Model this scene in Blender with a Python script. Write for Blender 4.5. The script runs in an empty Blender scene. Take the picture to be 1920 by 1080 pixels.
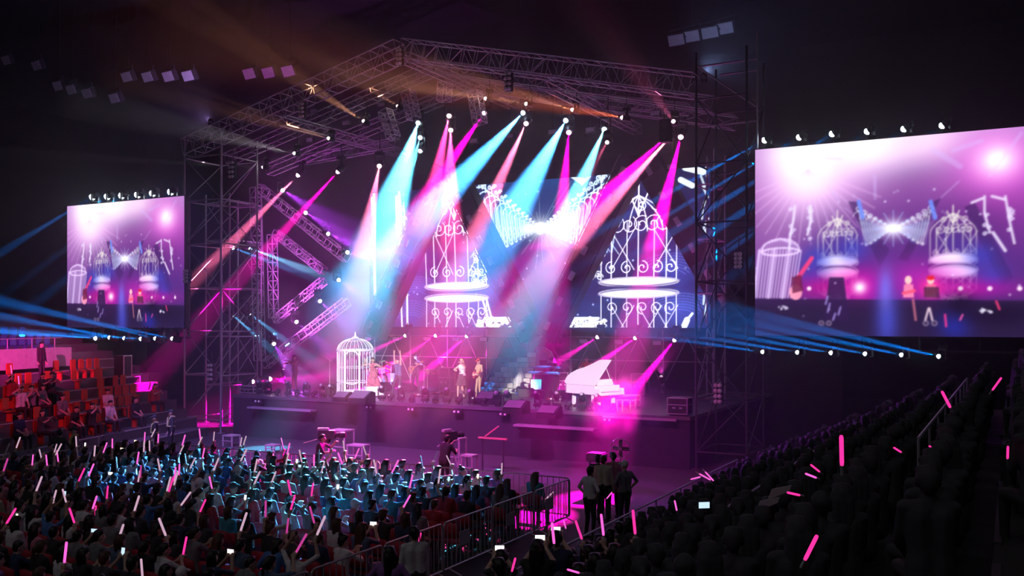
import bpy, bmesh, math, random
import numpy as np
from mathutils import Vector, Matrix, Quaternion

sc = bpy.context.scene
col = sc.collection
RAD = math.radians

# ------------------------------------------------------------------ camera, world, exposure
CAM_Z, FOCAL, YAW, HORIZON = 5.0, 1750.0, RAD(28.2), 605.0
cam = bpy.data.objects.new('camera', bpy.data.cameras.new('camera'))
col.objects.link(cam)
cam.location = (0, 0, CAM_Z)
cam.rotation_euler = (math.pi / 2, 0, YAW)
cam.data.lens = FOCAL / 1920 * 36
cam.data.shift_y = (HORIZON - 540) / 1920
cam.data.clip_end = 300
sc.camera = cam

w = sc.world = bpy.data.worlds.new('arena_night')
w.use_nodes = True
w.node_tree.nodes['Background'].inputs[0].default_value = (0.0105, 0.0095, 0.0145, 1)
w.node_tree.nodes['Background'].inputs[1].default_value = 0.85
vs = sc.view_settings
vs.view_transform = 'Standard'
vs.look = 'None'
vs.exposure = 0.0
vs.gamma = 1.0
vs.use_curve_mapping = False
cy = sc.cycles
cy.volume_bounces = 0
cy.max_bounces = 3
cy.diffuse_bounces = 1
cy.glossy_bounces = 1
cy.sample_clamp_indirect = 3.0
cy.adaptive_threshold = 0.02

# area fill added out of view over the hall's rear to lift dark tones
_hl = bpy.data.lights.new('added_fill_light', 'AREA'); _hl.shape = 'RECTANGLE'; _hl.size = 46; _hl.size_y = 22; _hl.energy = 480; _hl.color = (1, .96, 1)
_ho = bpy.data.objects.new('added_fill_light', _hl); col.objects.link(_ho); _ho.location = (-14, -3, 22.5)

HAZE_DENSITY = 0.0115
BEAM = 0.40          # one dimmer for every stage lamp
# ------------------------------------------------------------------ measuring helpers (photo pixel -> metres)
FX, FY = -math.sin(YAW), math.cos(YAW)
RX, RY = math.cos(YAW), math.sin(YAW)
def P(px, py, Y):
    "the point of the vertical plane y = Y seen at a photo pixel"
    k = (px - 960) / FOCAL
    d = Y / (FY + k * RY)
    return Vector((d * (FX + k * RX), Y, CAM_Z + (HORIZON - py) / FOCAL * d))
def PZ(px, py, z):
    "the point of the level plane at height z"
    d = (CAM_Z - z) * FOCAL / (py - HORIZON)
    k = (px - 960) / FOCAL
    return Vector((d * (FX + k * RX), d * (FY + k * RY), z))
def PX(px, py, X):
    k = (px - 960) / FOCAL
    d = X / (FX + k * RX)
    return Vector((X, d * (FY + k * RY), CAM_Z + (HORIZON - py) / FOCAL * d))
def proj(v):
    d = v[0] * FX + v[1] * FY
    x = v[0] * RX + v[1] * RY
    return 960 + FOCAL * x / d, HORIZON - FOCAL * (v[2] - CAM_Z) / d, d

ORD = ['first', 'second', 'third', 'fourth', 'fifth', 'sixth', 'seventh', 'eighth', 'ninth', 'tenth', 'eleventh', 'twelfth',
       'thirteenth', 'fourteenth', 'fifteenth', 'sixteenth', 'seventeenth', 'eighteenth', 'nineteenth', 'twentieth',
       'twenty-first', 'twenty-second', 'twenty-third', 'twenty-fourth', 'twenty-fifth', 'twenty-sixth', 'twenty-seventh',
       'twenty-eighth', 'twenty-ninth', 'thirtieth', 'thirty-first', 'thirty-second']

# ------------------------------------------------------------------ materials
MATS = {}
def srgb(r, g, b):
    f = lambda c: (c / 255 / 12.92) if c / 255 <= 0.04045 else ((c / 255 + 0.055) / 1.055) ** 2.4
    return (f(r), f(g), f(b))
def mat(name, c, rough=0.6, metal=0.0, var=0.25, scale=6.0, bump=0.0):
    if name in MATS: return MATS[name]
    m = bpy.data.materials.new(name); m.use_nodes = True
    nt = m.node_tree; b = nt.nodes['Principled BSDF']
    b.inputs['Roughness'].default_value = rough; b.inputs['Metallic'].default_value = metal
    tc = nt.nodes.new('ShaderNodeTexCoord'); n = nt.nodes.new('ShaderNodeTexNoise')
    n.inputs['Scale'].default_value = scale; n.inputs['Detail'].default_value = 3
    nt.links.new(tc.outputs['Object'], n.inputs['Vector'])
    mx = nt.nodes.new('ShaderNodeMix'); mx.data_type = 'RGBA'
    mx.inputs[6].default_value = (*[x * (1 - var) for x in c], 1)
    mx.inputs[7].default_value = (*[min(1, x * (1 + var)) for x in c], 1)
    nt.links.new(n.outputs['Fac'], mx.inputs[0]); nt.links.new(mx.outputs[2], b.inputs['Base Color'])
    if bump:
        bp = nt.nodes.new('ShaderNodeBump'); bp.inputs['Strength'].default_value = bump; bp.inputs['Distance'].default_value = 0.02
        nt.links.new(n.outputs['Fac'], bp.inputs['Height']); nt.links.new(bp.outputs[0], b.inputs['Normal'])
    MATS[name] = m
    return m
def emit(name, c, s):
    if name in MATS: return MATS[name]
    m = bpy.data.materials.new(name); m.use_nodes = True
    nt = m.node_tree; nt.nodes.clear()
    o = nt.nodes.new('ShaderNodeOutputMaterial'); e = nt.nodes.new('ShaderNodeEmission')
    e.inputs[0].default_value = (*c, 1); e.inputs[1].default_value = s
    nt.links.new(e.outputs[0], o.inputs['Surface'])
    m.cycles.emission_sampling = 'NONE'
    MATS[name] = m
    return m
M_BLACK = mat('black_paint', (0.02, 0.02, 0.022), 0.45)
M_ALU = mat('truss_aluminium', (0.72, 0.71, 0.75), 0.45, 0.15, 0.12)
M_STEEL = mat('scaffold_steel', (0.48, 0.46, 0.5), 0.5, 0.2, 0.2)
M_DARKSTEEL = mat('dark_steel', (0.07, 0.07, 0.08), 0.5, 0.3)
M_CLOTH = mat('black_cloth', (0.03, 0.027, 0.034), 0.95, 0, 0.4, 4)
M_DECK = mat('stage_deck', (0.10, 0.095, 0.11), 0.35, 0, 0.3, 1.5)
M_CONCRETE = mat('arena_concrete', (0.055, 0.053, 0.058), 0.7, 0, 0.3, 0.8)
M_WALL = mat('arena_dark_wall', (0.02, 0.02, 0.026), 0.95, 0, 0.3, 0.3)
M_WHITE = mat('white_paint', (0.85, 0.85, 0.86), 0.4, 0, 0.05)
M_BARRIER = mat('galvanised_barrier', (0.55, 0.54, 0.56), 0.4, 0.4, 0.15)

# ------------------------------------------------------------------ objects
def link(name, data, parent=None):
    o = bpy.data.objects.new(name, data); col.objects.link(o)
    if parent is not None: o.parent = parent
    return o
def tag(o, label=None, cat=None, group=None, kind=None):
    if label: o['label'] = label
    if cat: o['category'] = cat
    if group: o['group'] = group
    if kind: o['kind'] = kind
    return o
def thing(name, label, cat, loc=(0, 0, 0), rz=0.0, group=None):
    o = link(name, None); o.location = loc; o.rotation_euler = (0, 0, rz); o.empty_display_size = 0.1
    return tag(o, label, cat, group)
def kids(o): return [c for c in ALLKIDS.get(o.name, [])]
ALLKIDS = {}
def copy_tree(o, parent=None):
    c = o.copy(); col.objects.link(c); c.parent = parent
    for ch in o.children: copy_tree(ch, c)
    return c

class MB:
    "collects shapes into one mesh"
    def __init__(s): s.v = []; s.f = []; s.m = []; s.cur = 0
    def add(s, vs, fs):
        b = len(s.v); s.v += [tuple(x) for x in vs]
        for f in fs: s.f.append(tuple(i + b for i in f)); s.m.append(s.cur)
    def box(s, a, b):
        (x0, y0, z0), (x1, y1, z1) = a, b
        s.add([(x, y, z) for x in (x0, x1) for y in (y0, y1) for z in (z0, z1)],
              [(0, 1, 3, 2), (4, 6, 7, 5), (0, 4, 5, 1), (2, 3, 7, 6), (0, 2, 6, 4), (1, 5, 7, 3)])
        return s
    def cbox(s, c, d): return s.box([c[i] - d[i] / 2 for i in range(3)], [c[i] + d[i] / 2 for i in range(3)])
    def bevbox(s, a, b, r):
        "box with chamfered edges"
        (x0, y0, z0), (x1, y1, z1) = a, b
        bm = bmesh.new(); bmesh.ops.create_cube(bm, size=1)
        for v in bm.verts: v.co = Vector(((x0 + x1) / 2 + v.co.x * (x1 - x0), (y0 + y1) / 2 + v.co.y * (y1 - y0), (z0 + z1) / 2 + v.co.z * (z1 - z0)))
        bmesh.ops.bevel(bm, geom=bm.edges[:], offset=r, segments=2, affect='EDGES')
        bm.verts.index_update()
        s.add([v.co.copy() for v in bm.verts], [[v.index for v in f.verts] for f in bm.faces]); bm.free()
        return s
    def tube(s, p, q, r, n=6, r2=None, cap=True):
        p, q = Vector(p), Vector(q); d = q - p
        if d.length < 1e-6: return s
        r2 = r if r2 is None else r2
        z = d.normalized(); a = z.orthogonal().normalized(); b = z.cross(a)
        vs = []
        for k in range(n):
            t = 2 * math.pi * k / n; u = a * math.cos(t) + b * math.sin(t)
            vs += [p + u * r, q + u * r2]
        fs = [(2 * k, 2 * ((k + 1) % n), 2 * ((k + 1) % n) + 1, 2 * k + 1) for k in range(n)]
        if cap: fs += [tuple(2 * k for k in range(n))[::-1], tuple(2 * k + 1 for k in range(n))]
        s.add(vs, fs); return s
    def path(s, pts, r, n=6, closed=False):
        m = len(pts)
        for i in range(m if closed else m - 1): s.tube(pts[i], pts[(i + 1) % m], r, n)
        return s
    def bar(s, p, q, w, h, up=(0, 0, 1)):
        p, q = Vector(p), Vector(q); z = (q - p).normalized(); u = Vector(up)
        a = z.cross(u)
        if a.length < 1e-4: a = z.orthogonal()
        a.normalize(); b = a.cross(z)
        vs = [e + a * (i * w / 2) + b * (j * h / 2) for e in (p, q) for i, j in ((-1, -1), (1, -1), (1, 1), (-1, 1))]
        s.add(vs, [(0, 1, 2, 3), (7, 6, 5, 4), (0, 4, 5, 1), (1, 5, 6, 2), (2, 6, 7, 3), (3, 7, 4, 0)]); return s
    def lathe(s, prof, n=12, o=(0, 0, 0), sx=1, sy=1):
        "prof: (radius, z) list around the z axis"
        vs = []; fs = []
        for r, z in prof:
            for k in range(n):
                t = 2 * math.pi * k / n
                vs.append((o[0] + r * sx * math.cos(t), o[1] + r * sy * math.sin(t), o[2] + z))
        for i in range(len(prof) - 1):
            for k in range(n):
                fs.append((i * n + k, i * n + (k + 1) % n, (i + 1) * n + (k + 1) % n, (i + 1) * n + k))
        if prof[0][0] > 1e-5: fs.append(tuple(range(n))[::-1])
        if prof[-1][0] > 1e-5: fs.append(tuple((len(prof) - 1) * n + k for k in range(n)))
        s.add(vs, fs); return s
    def ball(s, c, r, n=10, m=6):
        r = r if hasattr(r, '__len__') else (r, r, r)
        vs = [(c[0], c[1], c[2] - r[2])]; fs = []
        for i in range(1, m):
            ph = math.pi * i / m
            for k in range(n):
                t = 2 * math.pi * k / n
                vs.append((c[0] + r[0] * math.sin(ph) * math.cos(t), c[1] + r[1] * math.sin(ph) * math.sin(t), c[2] - r[2] * math.cos(ph)))
        vs.append((c[0], c[1], c[2] + r[2]))
        for k in range(n):
            fs.append((0, 1 + (k + 1) % n, 1 + k)); fs.append((len(vs) - 1, 1 + (m - 2) * n + k, 1 + (m - 2) * n + (k + 1) % n))
        for i in range(m - 2):
            for k in range(n):
                a = 1 + i * n; fs.append((a + k, a + (k + 1) % n, a + n + (k + 1) % n, a + n + k))
        s.add(vs, fs); return s
    def prism(s, pts, axis, lo, hi):
        "outline pts (2d) pushed along an axis"
        def mk(p, h):
            return {'x': (h, p[0], p[1]), 'y': (p[0], h, p[1]), 'z': (p[0], p[1], h)}[axis]
        n = len(pts)
        s.add([mk(p, lo) for p in pts] + [mk(p, hi) for p in pts],
              [tuple(range(n)), tuple(range(2 * n - 1, n - 1, -1))] + [(k, n + k, n + (k + 1) % n, (k + 1) % n) for k in range(n)])
        return s
    def mesh(s, name, mats, smooth=False):
        me = bpy.data.meshes.new(name); me.from_pydata(s.v, [], s.f)
        for m in (mats if isinstance(mats, (list, tuple)) else [mats]): me.materials.append(m)
        if any(s.m): me.polygons.foreach_set('material_index', s.m)
        bm = bmesh.new(); bm.from_mesh(me); bmesh.ops.recalc_face_normals(bm, faces=bm.faces[:]); bm.to_mesh(me); bm.free()
        if smooth: me.polygons.foreach_set('use_smooth', [True] * len(me.polygons))
        me.update(); return me
    def build(s, name, mats, parent=None, smooth=False, loc=None):
        o = link(name, s.mesh(name, mats, smooth), parent)
        if loc is not None: o.location = loc
        return o

UNIT = {}
def unit_tube(m, n=6):
    k = ('t', m.name, n)
    if k not in UNIT: UNIT[k] = MB().tube((0, 0, 0), (0, 0, 1), 1, n).mesh('tube', m)
    return UNIT[k]
def unit_box(m):
    k = ('b', m.name)
    if k not in UNIT: UNIT[k] = MB().box((-.5, -.5, -.5), (.5, .5, .5)).mesh('block', m)
    return UNIT[k]
def rod(name, p, q, r, m, parent=None, n=6):
    "one round bar as an object of its own; p, q are world points, the parent is an unrotated Empty"
    o = link(name, unit_tube(m, n), parent)
    p, q = Vector(p), Vector(q)
    if parent is not None: p = p - parent.location; q = q - parent.location
    d = q - p
    o.location = p; o.rotation_mode = 'QUATERNION'; o.rotation_quaternion = d.to_track_quat('Z', 'Y'); o.scale = (r, r, d.length)
    return o
def block(name, c, d, m, parent=None, rz=0):
    o = link(name, unit_box(m), parent); c = Vector(c)
    if parent is not None: c = c - parent.location
    o.location = c; o.scale = d; o.rotation_euler = (0, 0, rz)
    return o

def truss(name, label, p, q, size=0.42, bay=0.5, m=None, group=None, up=(0, 0, 1), r=0.026, rb=0.014, kind_='truss'):
    "box truss: four chords, a square frame per bay and diagonals, each a part"
    m = m or M_ALU
    p, q = Vector(p), Vector(q); L = (q - p).length; z = (q - p) / L
    a = z.cross(Vector(up))
    if a.length < 1e-3: a = z.cross(Vector((0, 1, 0)))
    a.normalize(); b = a.cross(z).normalized(); h = size / 2
    t = thing(name, label, kind_, p, 0, group)
    cs = [a * h + b * h, -a * h + b * h, -a * h - b * h, a * h - b * h]
    for c in cs: rod('chord', p + c, q + c, r, m, t)
    n = max(2, round(L / bay)); st = L / n
    key = ('fr', m.name, round(size, 3), round(rb, 4))
    if key not in UNIT:
        mb = MB(); cc = [(h, h, 0), (-h, h, 0), (-h, -h, 0), (h, -h, 0)]
        for i in range(4): mb.tube(cc[i], cc[(i + 1) % 4], rb, 5, cap=False)
        UNIT[key] = mb.mesh('cross_frame', m)
    rot = Matrix((a, b, z)).transposed().to_quaternion()
    for i in range(n + 1):
        o = link('cross_frame', UNIT[key], t); o.location = z * (st * i); o.rotation_mode = 'QUATERNION'; o.rotation_quaternion = rot
    for i in range(n):
        s0, s1 = p + z * (st * i), p + z * (st * (i + 1))
        for j in ((0, 1, 2, 3) if L < 4 else (1, 3)):
            e0, e1 = cs[j], cs[(j + 1) % 4]
            if i % 2: e0, e1 = e1, e0
            rod('brace', s0 + e0, s1 + e1, rb, m, t, 5)
    return t
# ------------------------------------------------------------------ the hall
def struct(name, mb, m, label=None):
    o = mb.build(name, m); o['kind'] = 'structure'
    if label: o['label'] = label
    return o
struct('floor', MB().box((-90, -14, -0.6), (40, 75, 0)), M_CONCRETE, 'dark concrete arena floor')
struct('wall_back', MB().box((-90, 66, 0), (40, 66.6, 24)), M_WALL, 'dark rear wall of the arena')
struct('wall_left', MB().box((-78, -14, 0), (-77.4, 66, 24)), M_WALL, 'dark far side wall of the arena')
struct('wall_right', MB().box((22, -14, 0), (22.6, 66, 24)), M_WALL, 'dark near side wall of the arena')
struct('ceiling', MB().box((-90, -14, 24), (40, 75, 24.5)), M_WALL, 'black arena ceiling')

# stage platform: deck with black skirt
SZ, SX0, SX1, SY0, SY1 = 1.8, -30.6, -9.62, 30.7, 43.0
st = struct('floor_stage', MB().box((SX0, SY0, SZ - 0.12), (SX1, SY1, SZ)), M_DECK, 'dark raised stage deck')
sk = MB().box((SX0 + .03, SY0 + .05, 0.001), (SX1 - .03, SY1 - .05, SZ - 0.12)).build('wall_stage_skirt', M_CLOTH); sk['kind'] = 'structure'
sk['label'] = 'black cloth skirt under the stage deck'
# lower lip platforms in front of the deck
def ledge(name, px0, px1, py, z, depth, label):
    a, b = P(px0, py, SY0 - depth), P(px1, py, SY0 - depth)
    y0 = SY0 - depth; z = (a.z + b.z) / 2
    o = thing(name, label, 'platform', ((a.x + b.x) / 2, y0, 0))
    w2 = abs(b.x - a.x) / 2
    MB().box((-w2, 0, z - .07), (w2, depth, z)).build('deck_panel', mat('ledge_ply', (.35, .31, .36), .45), o)
    for sx in (-1, 0, 1): MB().bar((sx * (w2 - .08), .05, z - .07), (sx * (w2 - .08), depth + .04, z - .32), .03, .03).build('bracket', M_DARKSTEEL, o)
    return o
ledge('stage_ledge', 463, 582, 766, 1.42, .38, 'low front step of the stage below the left lamps')
ledge('stage_ledge', 962, 1112, 800, 1.30, .38, 'low front step of the stage below the grand piano')
ledge('stage_ledge', 1130, 1268, 783, 1.62, .2, 'narrow lit step at the right end of the stage')
# ------------------------------------------------------------------ video screens: the picture is computed here and shown by LED cells
class Canvas:
    "a picture on a flat screen; x right, y up in metres; colours in display values 0..255"
    def __init__(s, w, h, nx, ny):
        s.w, s.h, s.nx, s.ny = w, h, nx, ny
        s.X, s.Y = np.meshgrid(np.linspace(0, w, nx), np.linspace(0, h, ny))
        s.c = np.zeros((ny, nx, 3)); s.cell = w / (nx - 1)
    def over(s, a, c, sl=np.s_[:, :]):
        a = np.clip(a, 0, 1)[..., None]; s.c[sl] = s.c[sl] * (1 - a) + np.array(c, float) * a
    def plus(s, a, c): s.c = s.c + np.clip(a, 0, None)[..., None] * np.array(c, float)
    def win(s, x0, x1, y0, y1):
        i0 = max(0, int(y0 / s.h * (s.ny - 1)) - 1); i1 = min(s.ny, int(y1 / s.h * (s.ny - 1)) + 3)
        j0 = max(0, int(x0 / s.w * (s.nx - 1)) - 1); j1 = min(s.nx, int(x1 / s.w * (s.nx - 1)) + 3)
        return np.s_[i0:max(i0, i1), j0:max(j0, j1)]
    def seg(s, p, q, wd, c, a=1.0, add=False):
        (x0, y0), (x1, y1) = p, q; g = wd + s.cell * 1.5
        sl = s.win(min(x0, x1) - g, max(x0, x1) + g, min(y0, y1) - g, max(y0, y1) + g)
        X, Y = s.X[sl], s.Y[sl]
        if X.size == 0: return
        dx, dy = x1 - x0, y1 - y0; L2 = dx * dx + dy * dy + 1e-9
        t = np.clip(((X - x0) * dx + (Y - y0) * dy) / L2, 0, 1)
        d = np.hypot(X - x0 - t * dx, Y - y0 - t * dy)
        al = np.clip((wd / 2 - d) / s.cell + 0.5, 0, 1) * a
        s.over(al, c, sl)
    def poly(s, pts, wd, c, a=1.0):
        for i in range(len(pts) - 1): s.seg(pts[i], pts[i + 1], wd, c, a)
    def arc(s, o, r, a0, a1, wd, c, a=1.0, ry=None, n=14):
        ry = r if ry is None else ry
        s.poly([(o[0] + r * math.cos(RAD(a0 + (a1 - a0) * i / n)), o[1] + ry * math.sin(RAD(a0 + (a1 - a0) * i / n))) for i in range(n + 1)], wd, c, a)
    def blob(s, o, rx, ry, c, a=1.0, p=2.0, add=False):
        d = np.hypot((s.X - o[0]) / rx, (s.Y - o[1]) / ry); g = np.exp(-d ** p) * a
        (s.plus if add else s.over)(g, c)
    def disc(s, o, rx, ry, c, a=1.0):
        d = (1 - np.hypot((s.X - o[0]) / rx, (s.Y - o[1]) / ry)) * min(rx, ry) / s.cell
        s.over(np.clip(d + .5, 0, 1) * a, c)
    def fill(s, pts, c, a=1.0):
        "convex polygon, counter-clockwise or clockwise"
        n = len(pts); area = sum(pts[i][0] * pts[(i + 1) % n][1] - pts[(i + 1) % n][0] * pts[i][1] for i in range(n)); sg = 1 if area > 0 else -1
        m = np.full(s.X.shape, 1e9)
        for i in range(n):
            (x0, y0), (x1, y1) = pts[i], pts[(i + 1) % n]; L = math.hypot(x1 - x0, y1 - y0) + 1e-9
            m = np.minimum(m, sg * ((x1 - x0) * (s.Y - y0) - (y1 - y0) * (s.X - x0)) / L)
        s.over(np.clip(m / s.cell + .5, 0, 1) * a, c)
    def grad(s, stops):
        ys = [a for a, _ in stops]
        for k in range(3): s.c[..., k] = np.interp(s.Y, ys, [c[k] for _, c in stops])
    def blur(s, n):
        c = s.c
        for _ in range(n):
            p = np.pad(c, ((1, 1), (0, 0), (0, 0)), 'edge'); c = (p[:-2] + 2 * p[1:-1] + p[2:]) / 4
            p = np.pad(c, ((0, 0), (1, 1), (0, 0)), 'edge'); c = (p[:, :-2] + 2 * p[:, 1:-1] + p[:, 2:]) / 4
        return c
    def bloom(s, soft, n, amount, thr=170):
        "camera softness of the shown picture"
        s.c = s.blur(soft); keep = s.c.copy(); s.c = np.clip(keep - thr, 0, None); b = s.blur(n); s.c = keep + b * amount
    def scroll(s, o, r, c, wd, flip=1, turns=1.5, a=1.0, rot=0):
        n = 22; pts = []
        for i in range(n + 1):
            t = i / n; ang = RAD(rot) + flip * t * turns * 2 * math.pi; rr = r * (1 - .82 * t)
            pts.append((o[0] + rr * math.cos(ang), o[1] + rr * math.sin(ang)))
        s.poly(pts, wd, c, a)

def iron_cage(cv, cx, hw, yb, yt, c=(320, 318, 330), flip=False, lean=0.0, a=1.0, k=1.0):
    "wrought iron bird cage with a glowing round floor; flip draws it hanging as a reflection"
    sg = -1 if flip else 1; H = (yt - yb); w1 = 0.045 * k
    Y = lambda t: yb + sg * H * t
    Xs = [-1, -.72, -.30, 0.0, .42, .74, 1]
    for i, u in enumerate(Xs):
        top = .50 if abs(u) > .8 else .60
        cv.seg((cx + u * hw, Y(0)), (cx + u * hw + lean * .3, Y(top)), w1 * (1.25 if i % 2 else .85), c, a * (.95 if i % 2 == 0 else .8))
    for u0 in (-.72, .42) if not flip else (-.72, 0, .42):
        cv.seg((cx + u0 * hw, Y(.52)), (cx + (u0 + .62) * hw, Y(.12)), w1 * .8, c, a * .9)
        cv.seg((cx + (u0 + .62) * hw, Y(.52)), (cx + u0 * hw, Y(.12)), w1 * .8, c, a * .9)
    for u in (-.72, -.30, .12, .5, .85):
        cv.scroll((cx + u * hw, Y(.14)), .17 * hw, c, w1 * .7, 1 if u < 0 else -1, 1.3, a, 90 * sg)
        cv.scroll((cx + u * hw * .8, Y(.57)), .23 * hw, c, w1 * .75, -1 if u < 0 else 1, 1.4, a, 60)
    # dome ribs to the finial
    for u in (-1, -.66, -.25, .25, .66, 1):
        pts = []
        for i in range(9):
            t = i / 8; pts.append((cx + u * hw * (1 - t ** 1.7) + lean * t * .3, Y(.50 + .36 * t ** .9)))
        cv.poly(pts, w1, c, a * .9)
    for u in (-.42, .1, .5):
        cv.scroll((cx + u * hw, Y(.76)), .15 * hw, c, w1 * .7, 1, 1.3, a, 200)
    for u in (-.12, 0, .12):
        cv.seg((cx + lean * .3, Y(.66)), (cx + u * hw * 2.2 + lean * .5, Y(.90 + (.10 if u == 0 else 0))), w1 * 1.3, c, a)
    cv.disc((cx, Y(0) + sg * .03), hw * 1.05, .2, (235, 230, 245), a)
    cv.disc((cx, Y(0) + sg * .06), hw * .93, .14, (270, 268, 275), a)
    cv.arc((cx, Y(0) - sg * .02), hw * 1.06, 0, 360, w1 * 1.2, (200, 190, 215), a, ry=.21, n=28)

def led_material(name, strength):
    m = bpy.data.materials.new(name); m.use_nodes = True; nt = m.node_tree; nt.nodes.clear()
    o = nt.nodes.new('ShaderNodeOutputMaterial'); e = nt.nodes.new('ShaderNodeEmission'); at = nt.nodes.new('ShaderNodeVertexColor'); at.layer_name = 'picture'
    e.inputs[1].default_value = strength
    nt.links.new(at.outputs[0], e.inputs[0]); nt.links.new(e.outputs[0], o.inputs['Surface'])
    m.cycles.emission_sampling = 'NONE'
    return m
def led_mesh(name, cv, m):
    nx, ny = cv.nx, cv.ny
    v = np.zeros((nx * ny, 3)); v[:, 0] = cv.X.ravel(); v[:, 2] = cv.Y.ravel()
    idx = np.arange(nx * ny).reshape(ny, nx)
    f = np.stack([idx[:-1, :-1], idx[:-1, 1:], idx[1:, 1:], idx[1:, :-1]], -1).reshape(-1, 4)
    me = bpy.data.meshes.new(name); me.vertices.add(len(v)); me.vertices.foreach_set('co', v.ravel())
    me.loops.add(f.size); me.loops.foreach_set('vertex_index', f.ravel())
    me.polygons.add(len(f)); me.polygons.foreach_set('loop_start', np.arange(len(f)) * 4); me.polygons.foreach_set('loop_total', np.full(len(f), 4))
    me.update(); me.validate()
    c = np.clip(cv.c, 0, 400).reshape(-1, 3) / 255
    lin = np.where(c <= .04045, c / 12.92, ((c + .055) / 1.055) ** 2.4)
    rgba = np.ones((len(lin), 4), np.float32); rgba[:, :3] = lin
    at = me.color_attributes.new('picture', 'FLOAT_COLOR', 'POINT'); at.data.foreach_set('color', rgba.ravel())
    me.materials.append(m)
    return me

# ---- centre wall
LY = 40.2
L_BL = P(694, 613, LY); L_TR = P(1332, 311.5, LY)
LW, LH = L_TR.x - L_BL.x, L_TR.z - L_BL.z
cvc = Canvas(LW, LH, 560, 262)
def S(px, py):
    v = P(px, py, LY); return (v.x - L_BL.x, v.z - L_BL.z)
cv = cvc
cv.grad([(0, (30, 24, 66)), (LH * .25, (40, 32, 86)), (LH * .5, (46, 34, 92)), (LH, (30, 34, 80))])
o = S(1015, 410); cv.blob(o, 3.2, 2.6, (40, 70, 150), .6)
o = S(1015, 330); cv.blob(o, 3.0, 1.0, (30, 90, 160), .6)
# blue veils either side of the cages
rs = random.Random(5)
for sx, px, py in ((1, 778, 545), (-1, 1258, 505), (1, 905, 520), (-1, 1275, 580), (1, 770, 590)):
    o = S(px, py); cv.blob(o, 1.1, .9, (70, 84, 200), .75, 2)
    for k in range(7):
        r = .5 + .12 * k
        cv.arc((o[0], o[1] - .5), r * 1.6, 40 if sx > 0 else 140, 150 if sx > 0 else 30, .04, (120, 130, 235), .5, ry=r)
o = S(880, 430); cv.blob(o, 1.0, 1.6, (110, 60, 150), .45)
o = S(1210, 440); cv.blob(o, 1.1, 1.7, (90, 30, 120), .5)
# rows of cages shrinking into the star
star = S(1013, 428)
for sd in (-1, 1):
    tipT = S(898 if sd < 0 else 1142, 336 if sd < 0 else 326); tipB = S(955 if sd < 0 else 1068, 480)
    cv.blob(((tipT[0] + star[0]) / 2 , star[1] + .05), 1.0, .75, (150, 200, 240), .6)
    n = 15
    for i in range(n):
        t = 1 - (1 - i / n) ** 1.7
        e = 1 - t
        x = tipT[0] * e + star[0] * t + sd * 0
        yt = star[1] + (tipT[1] - star[1] - .75) * e ** 1.0; yb = star[1] + (tipB[1] - star[1]) * e ** .9
        hw = .55 * e + .05; c = (250 + 40 * t, 285, 300)
        w0 = .05 * e + .02
        cv.arc((x + sd * -.0, yt - hw * .3), hw, 0, 180, w0, c, .9, ry=hw * .9, n=10)
        for u in (-1, -.5, 0, .5, 1):
            cv.seg((x + u * hw, yt - hw * .3), (x + u * hw * .8 - sd * .35 * e, yb + .1), w0 * .8, c, .8)
        cv.seg((x - hw, (yt + yb) / 2), (x + hw * .8, yb), w0 * .7, c, .7); cv.seg((x + hw, (yt + yb) / 2), (x - hw * .8, yb), w0 * .7, c, .7)
        cv.seg((x, yt + hw * .5), (x, yt + hw * 1.1 + .1 * e), w0, c, .9)
        for u in (-1, 1): cv.scroll((x + u * .16 * e, yt + hw * 1.15 + .2 * e), .15 * e + .01, c, w0 * .7, u, 1.2)
        cv.disc((x - sd * .3 * e, yb), .09 * e + .03, .08 * e + .03, (255, 255, 255), .8)
    cv.blob((star[0] + sd * .6, star[1]), .42, .3, (270, 280, 290), .9)
    tt = S(905 if sd < 0 else 1128, 352 if sd < 0 else 340)
    cv.seg(tt, (tt[0] - .35, tt[1] + .9), .16, (235, 245, 255), .9); cv.seg(tt, (tt[0] + .4, tt[1] + .9), .16, (235, 245, 255), .9)
a0, a1, a2 = S(1066, 330), S(1092, 348), S(1110, 329)
cv.fill([a0, a1, (a1[0] + .1, a1[1] + .35)], (235, 250, 255)); cv.fill([a1, a2, (a1[0] - .1, a1[1] + .25)], (235, 250, 255))
for k in range(26):
    an = k * 137.5; L = rs.uniform(.5, 1.9) * (1 if k % 3 else 1.5)
    cv.seg(star, (star[0] + L * math.cos(RAD(an)), star[1] + L * math.sin(RAD(an))), .03, (190, 215, 255), .55)
cv.blob(star, .55, .5, (255, 255, 255), 1.0, 1.6); cv.disc(star, .3, .3, (255, 255, 255))
# big cages and their reflections
for (x, hw, yb, yt, ln) in ((855, 57, 537, 347, -.35), (1196, 72, 528, 340, .1)):
    o = S(x, yb); o2 = S(x + hw, yb); tp = S(x, yt)
    iron_cage(cv, o[0], (o2[0] - o[0]), o[1], tp[1], lean=ln)
    ob = S(x, yb + 22)
    iron_cage(cv, o[0], (o2[0] - o[0]), ob[1], ob[1] + (tp[1] - o[1]), flip=True, c=(285, 282, 300))
    cv.seg(S(x - hw, yb + 11), S(x + hw, yb + 11), .12, (60, 50, 110), .8)
    for sd in (-1,):
        xs = x + (hw + 4 if x < 1000 else -hw + 10)
        for k in range(12):
            q = S(xs - 18 + rs.uniform(-10, 10), yb - 30 + rs.uniform(-30, 25)); cv.scroll(q, .17, (250, 252, 255), .04, 1, 1.4)
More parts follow.
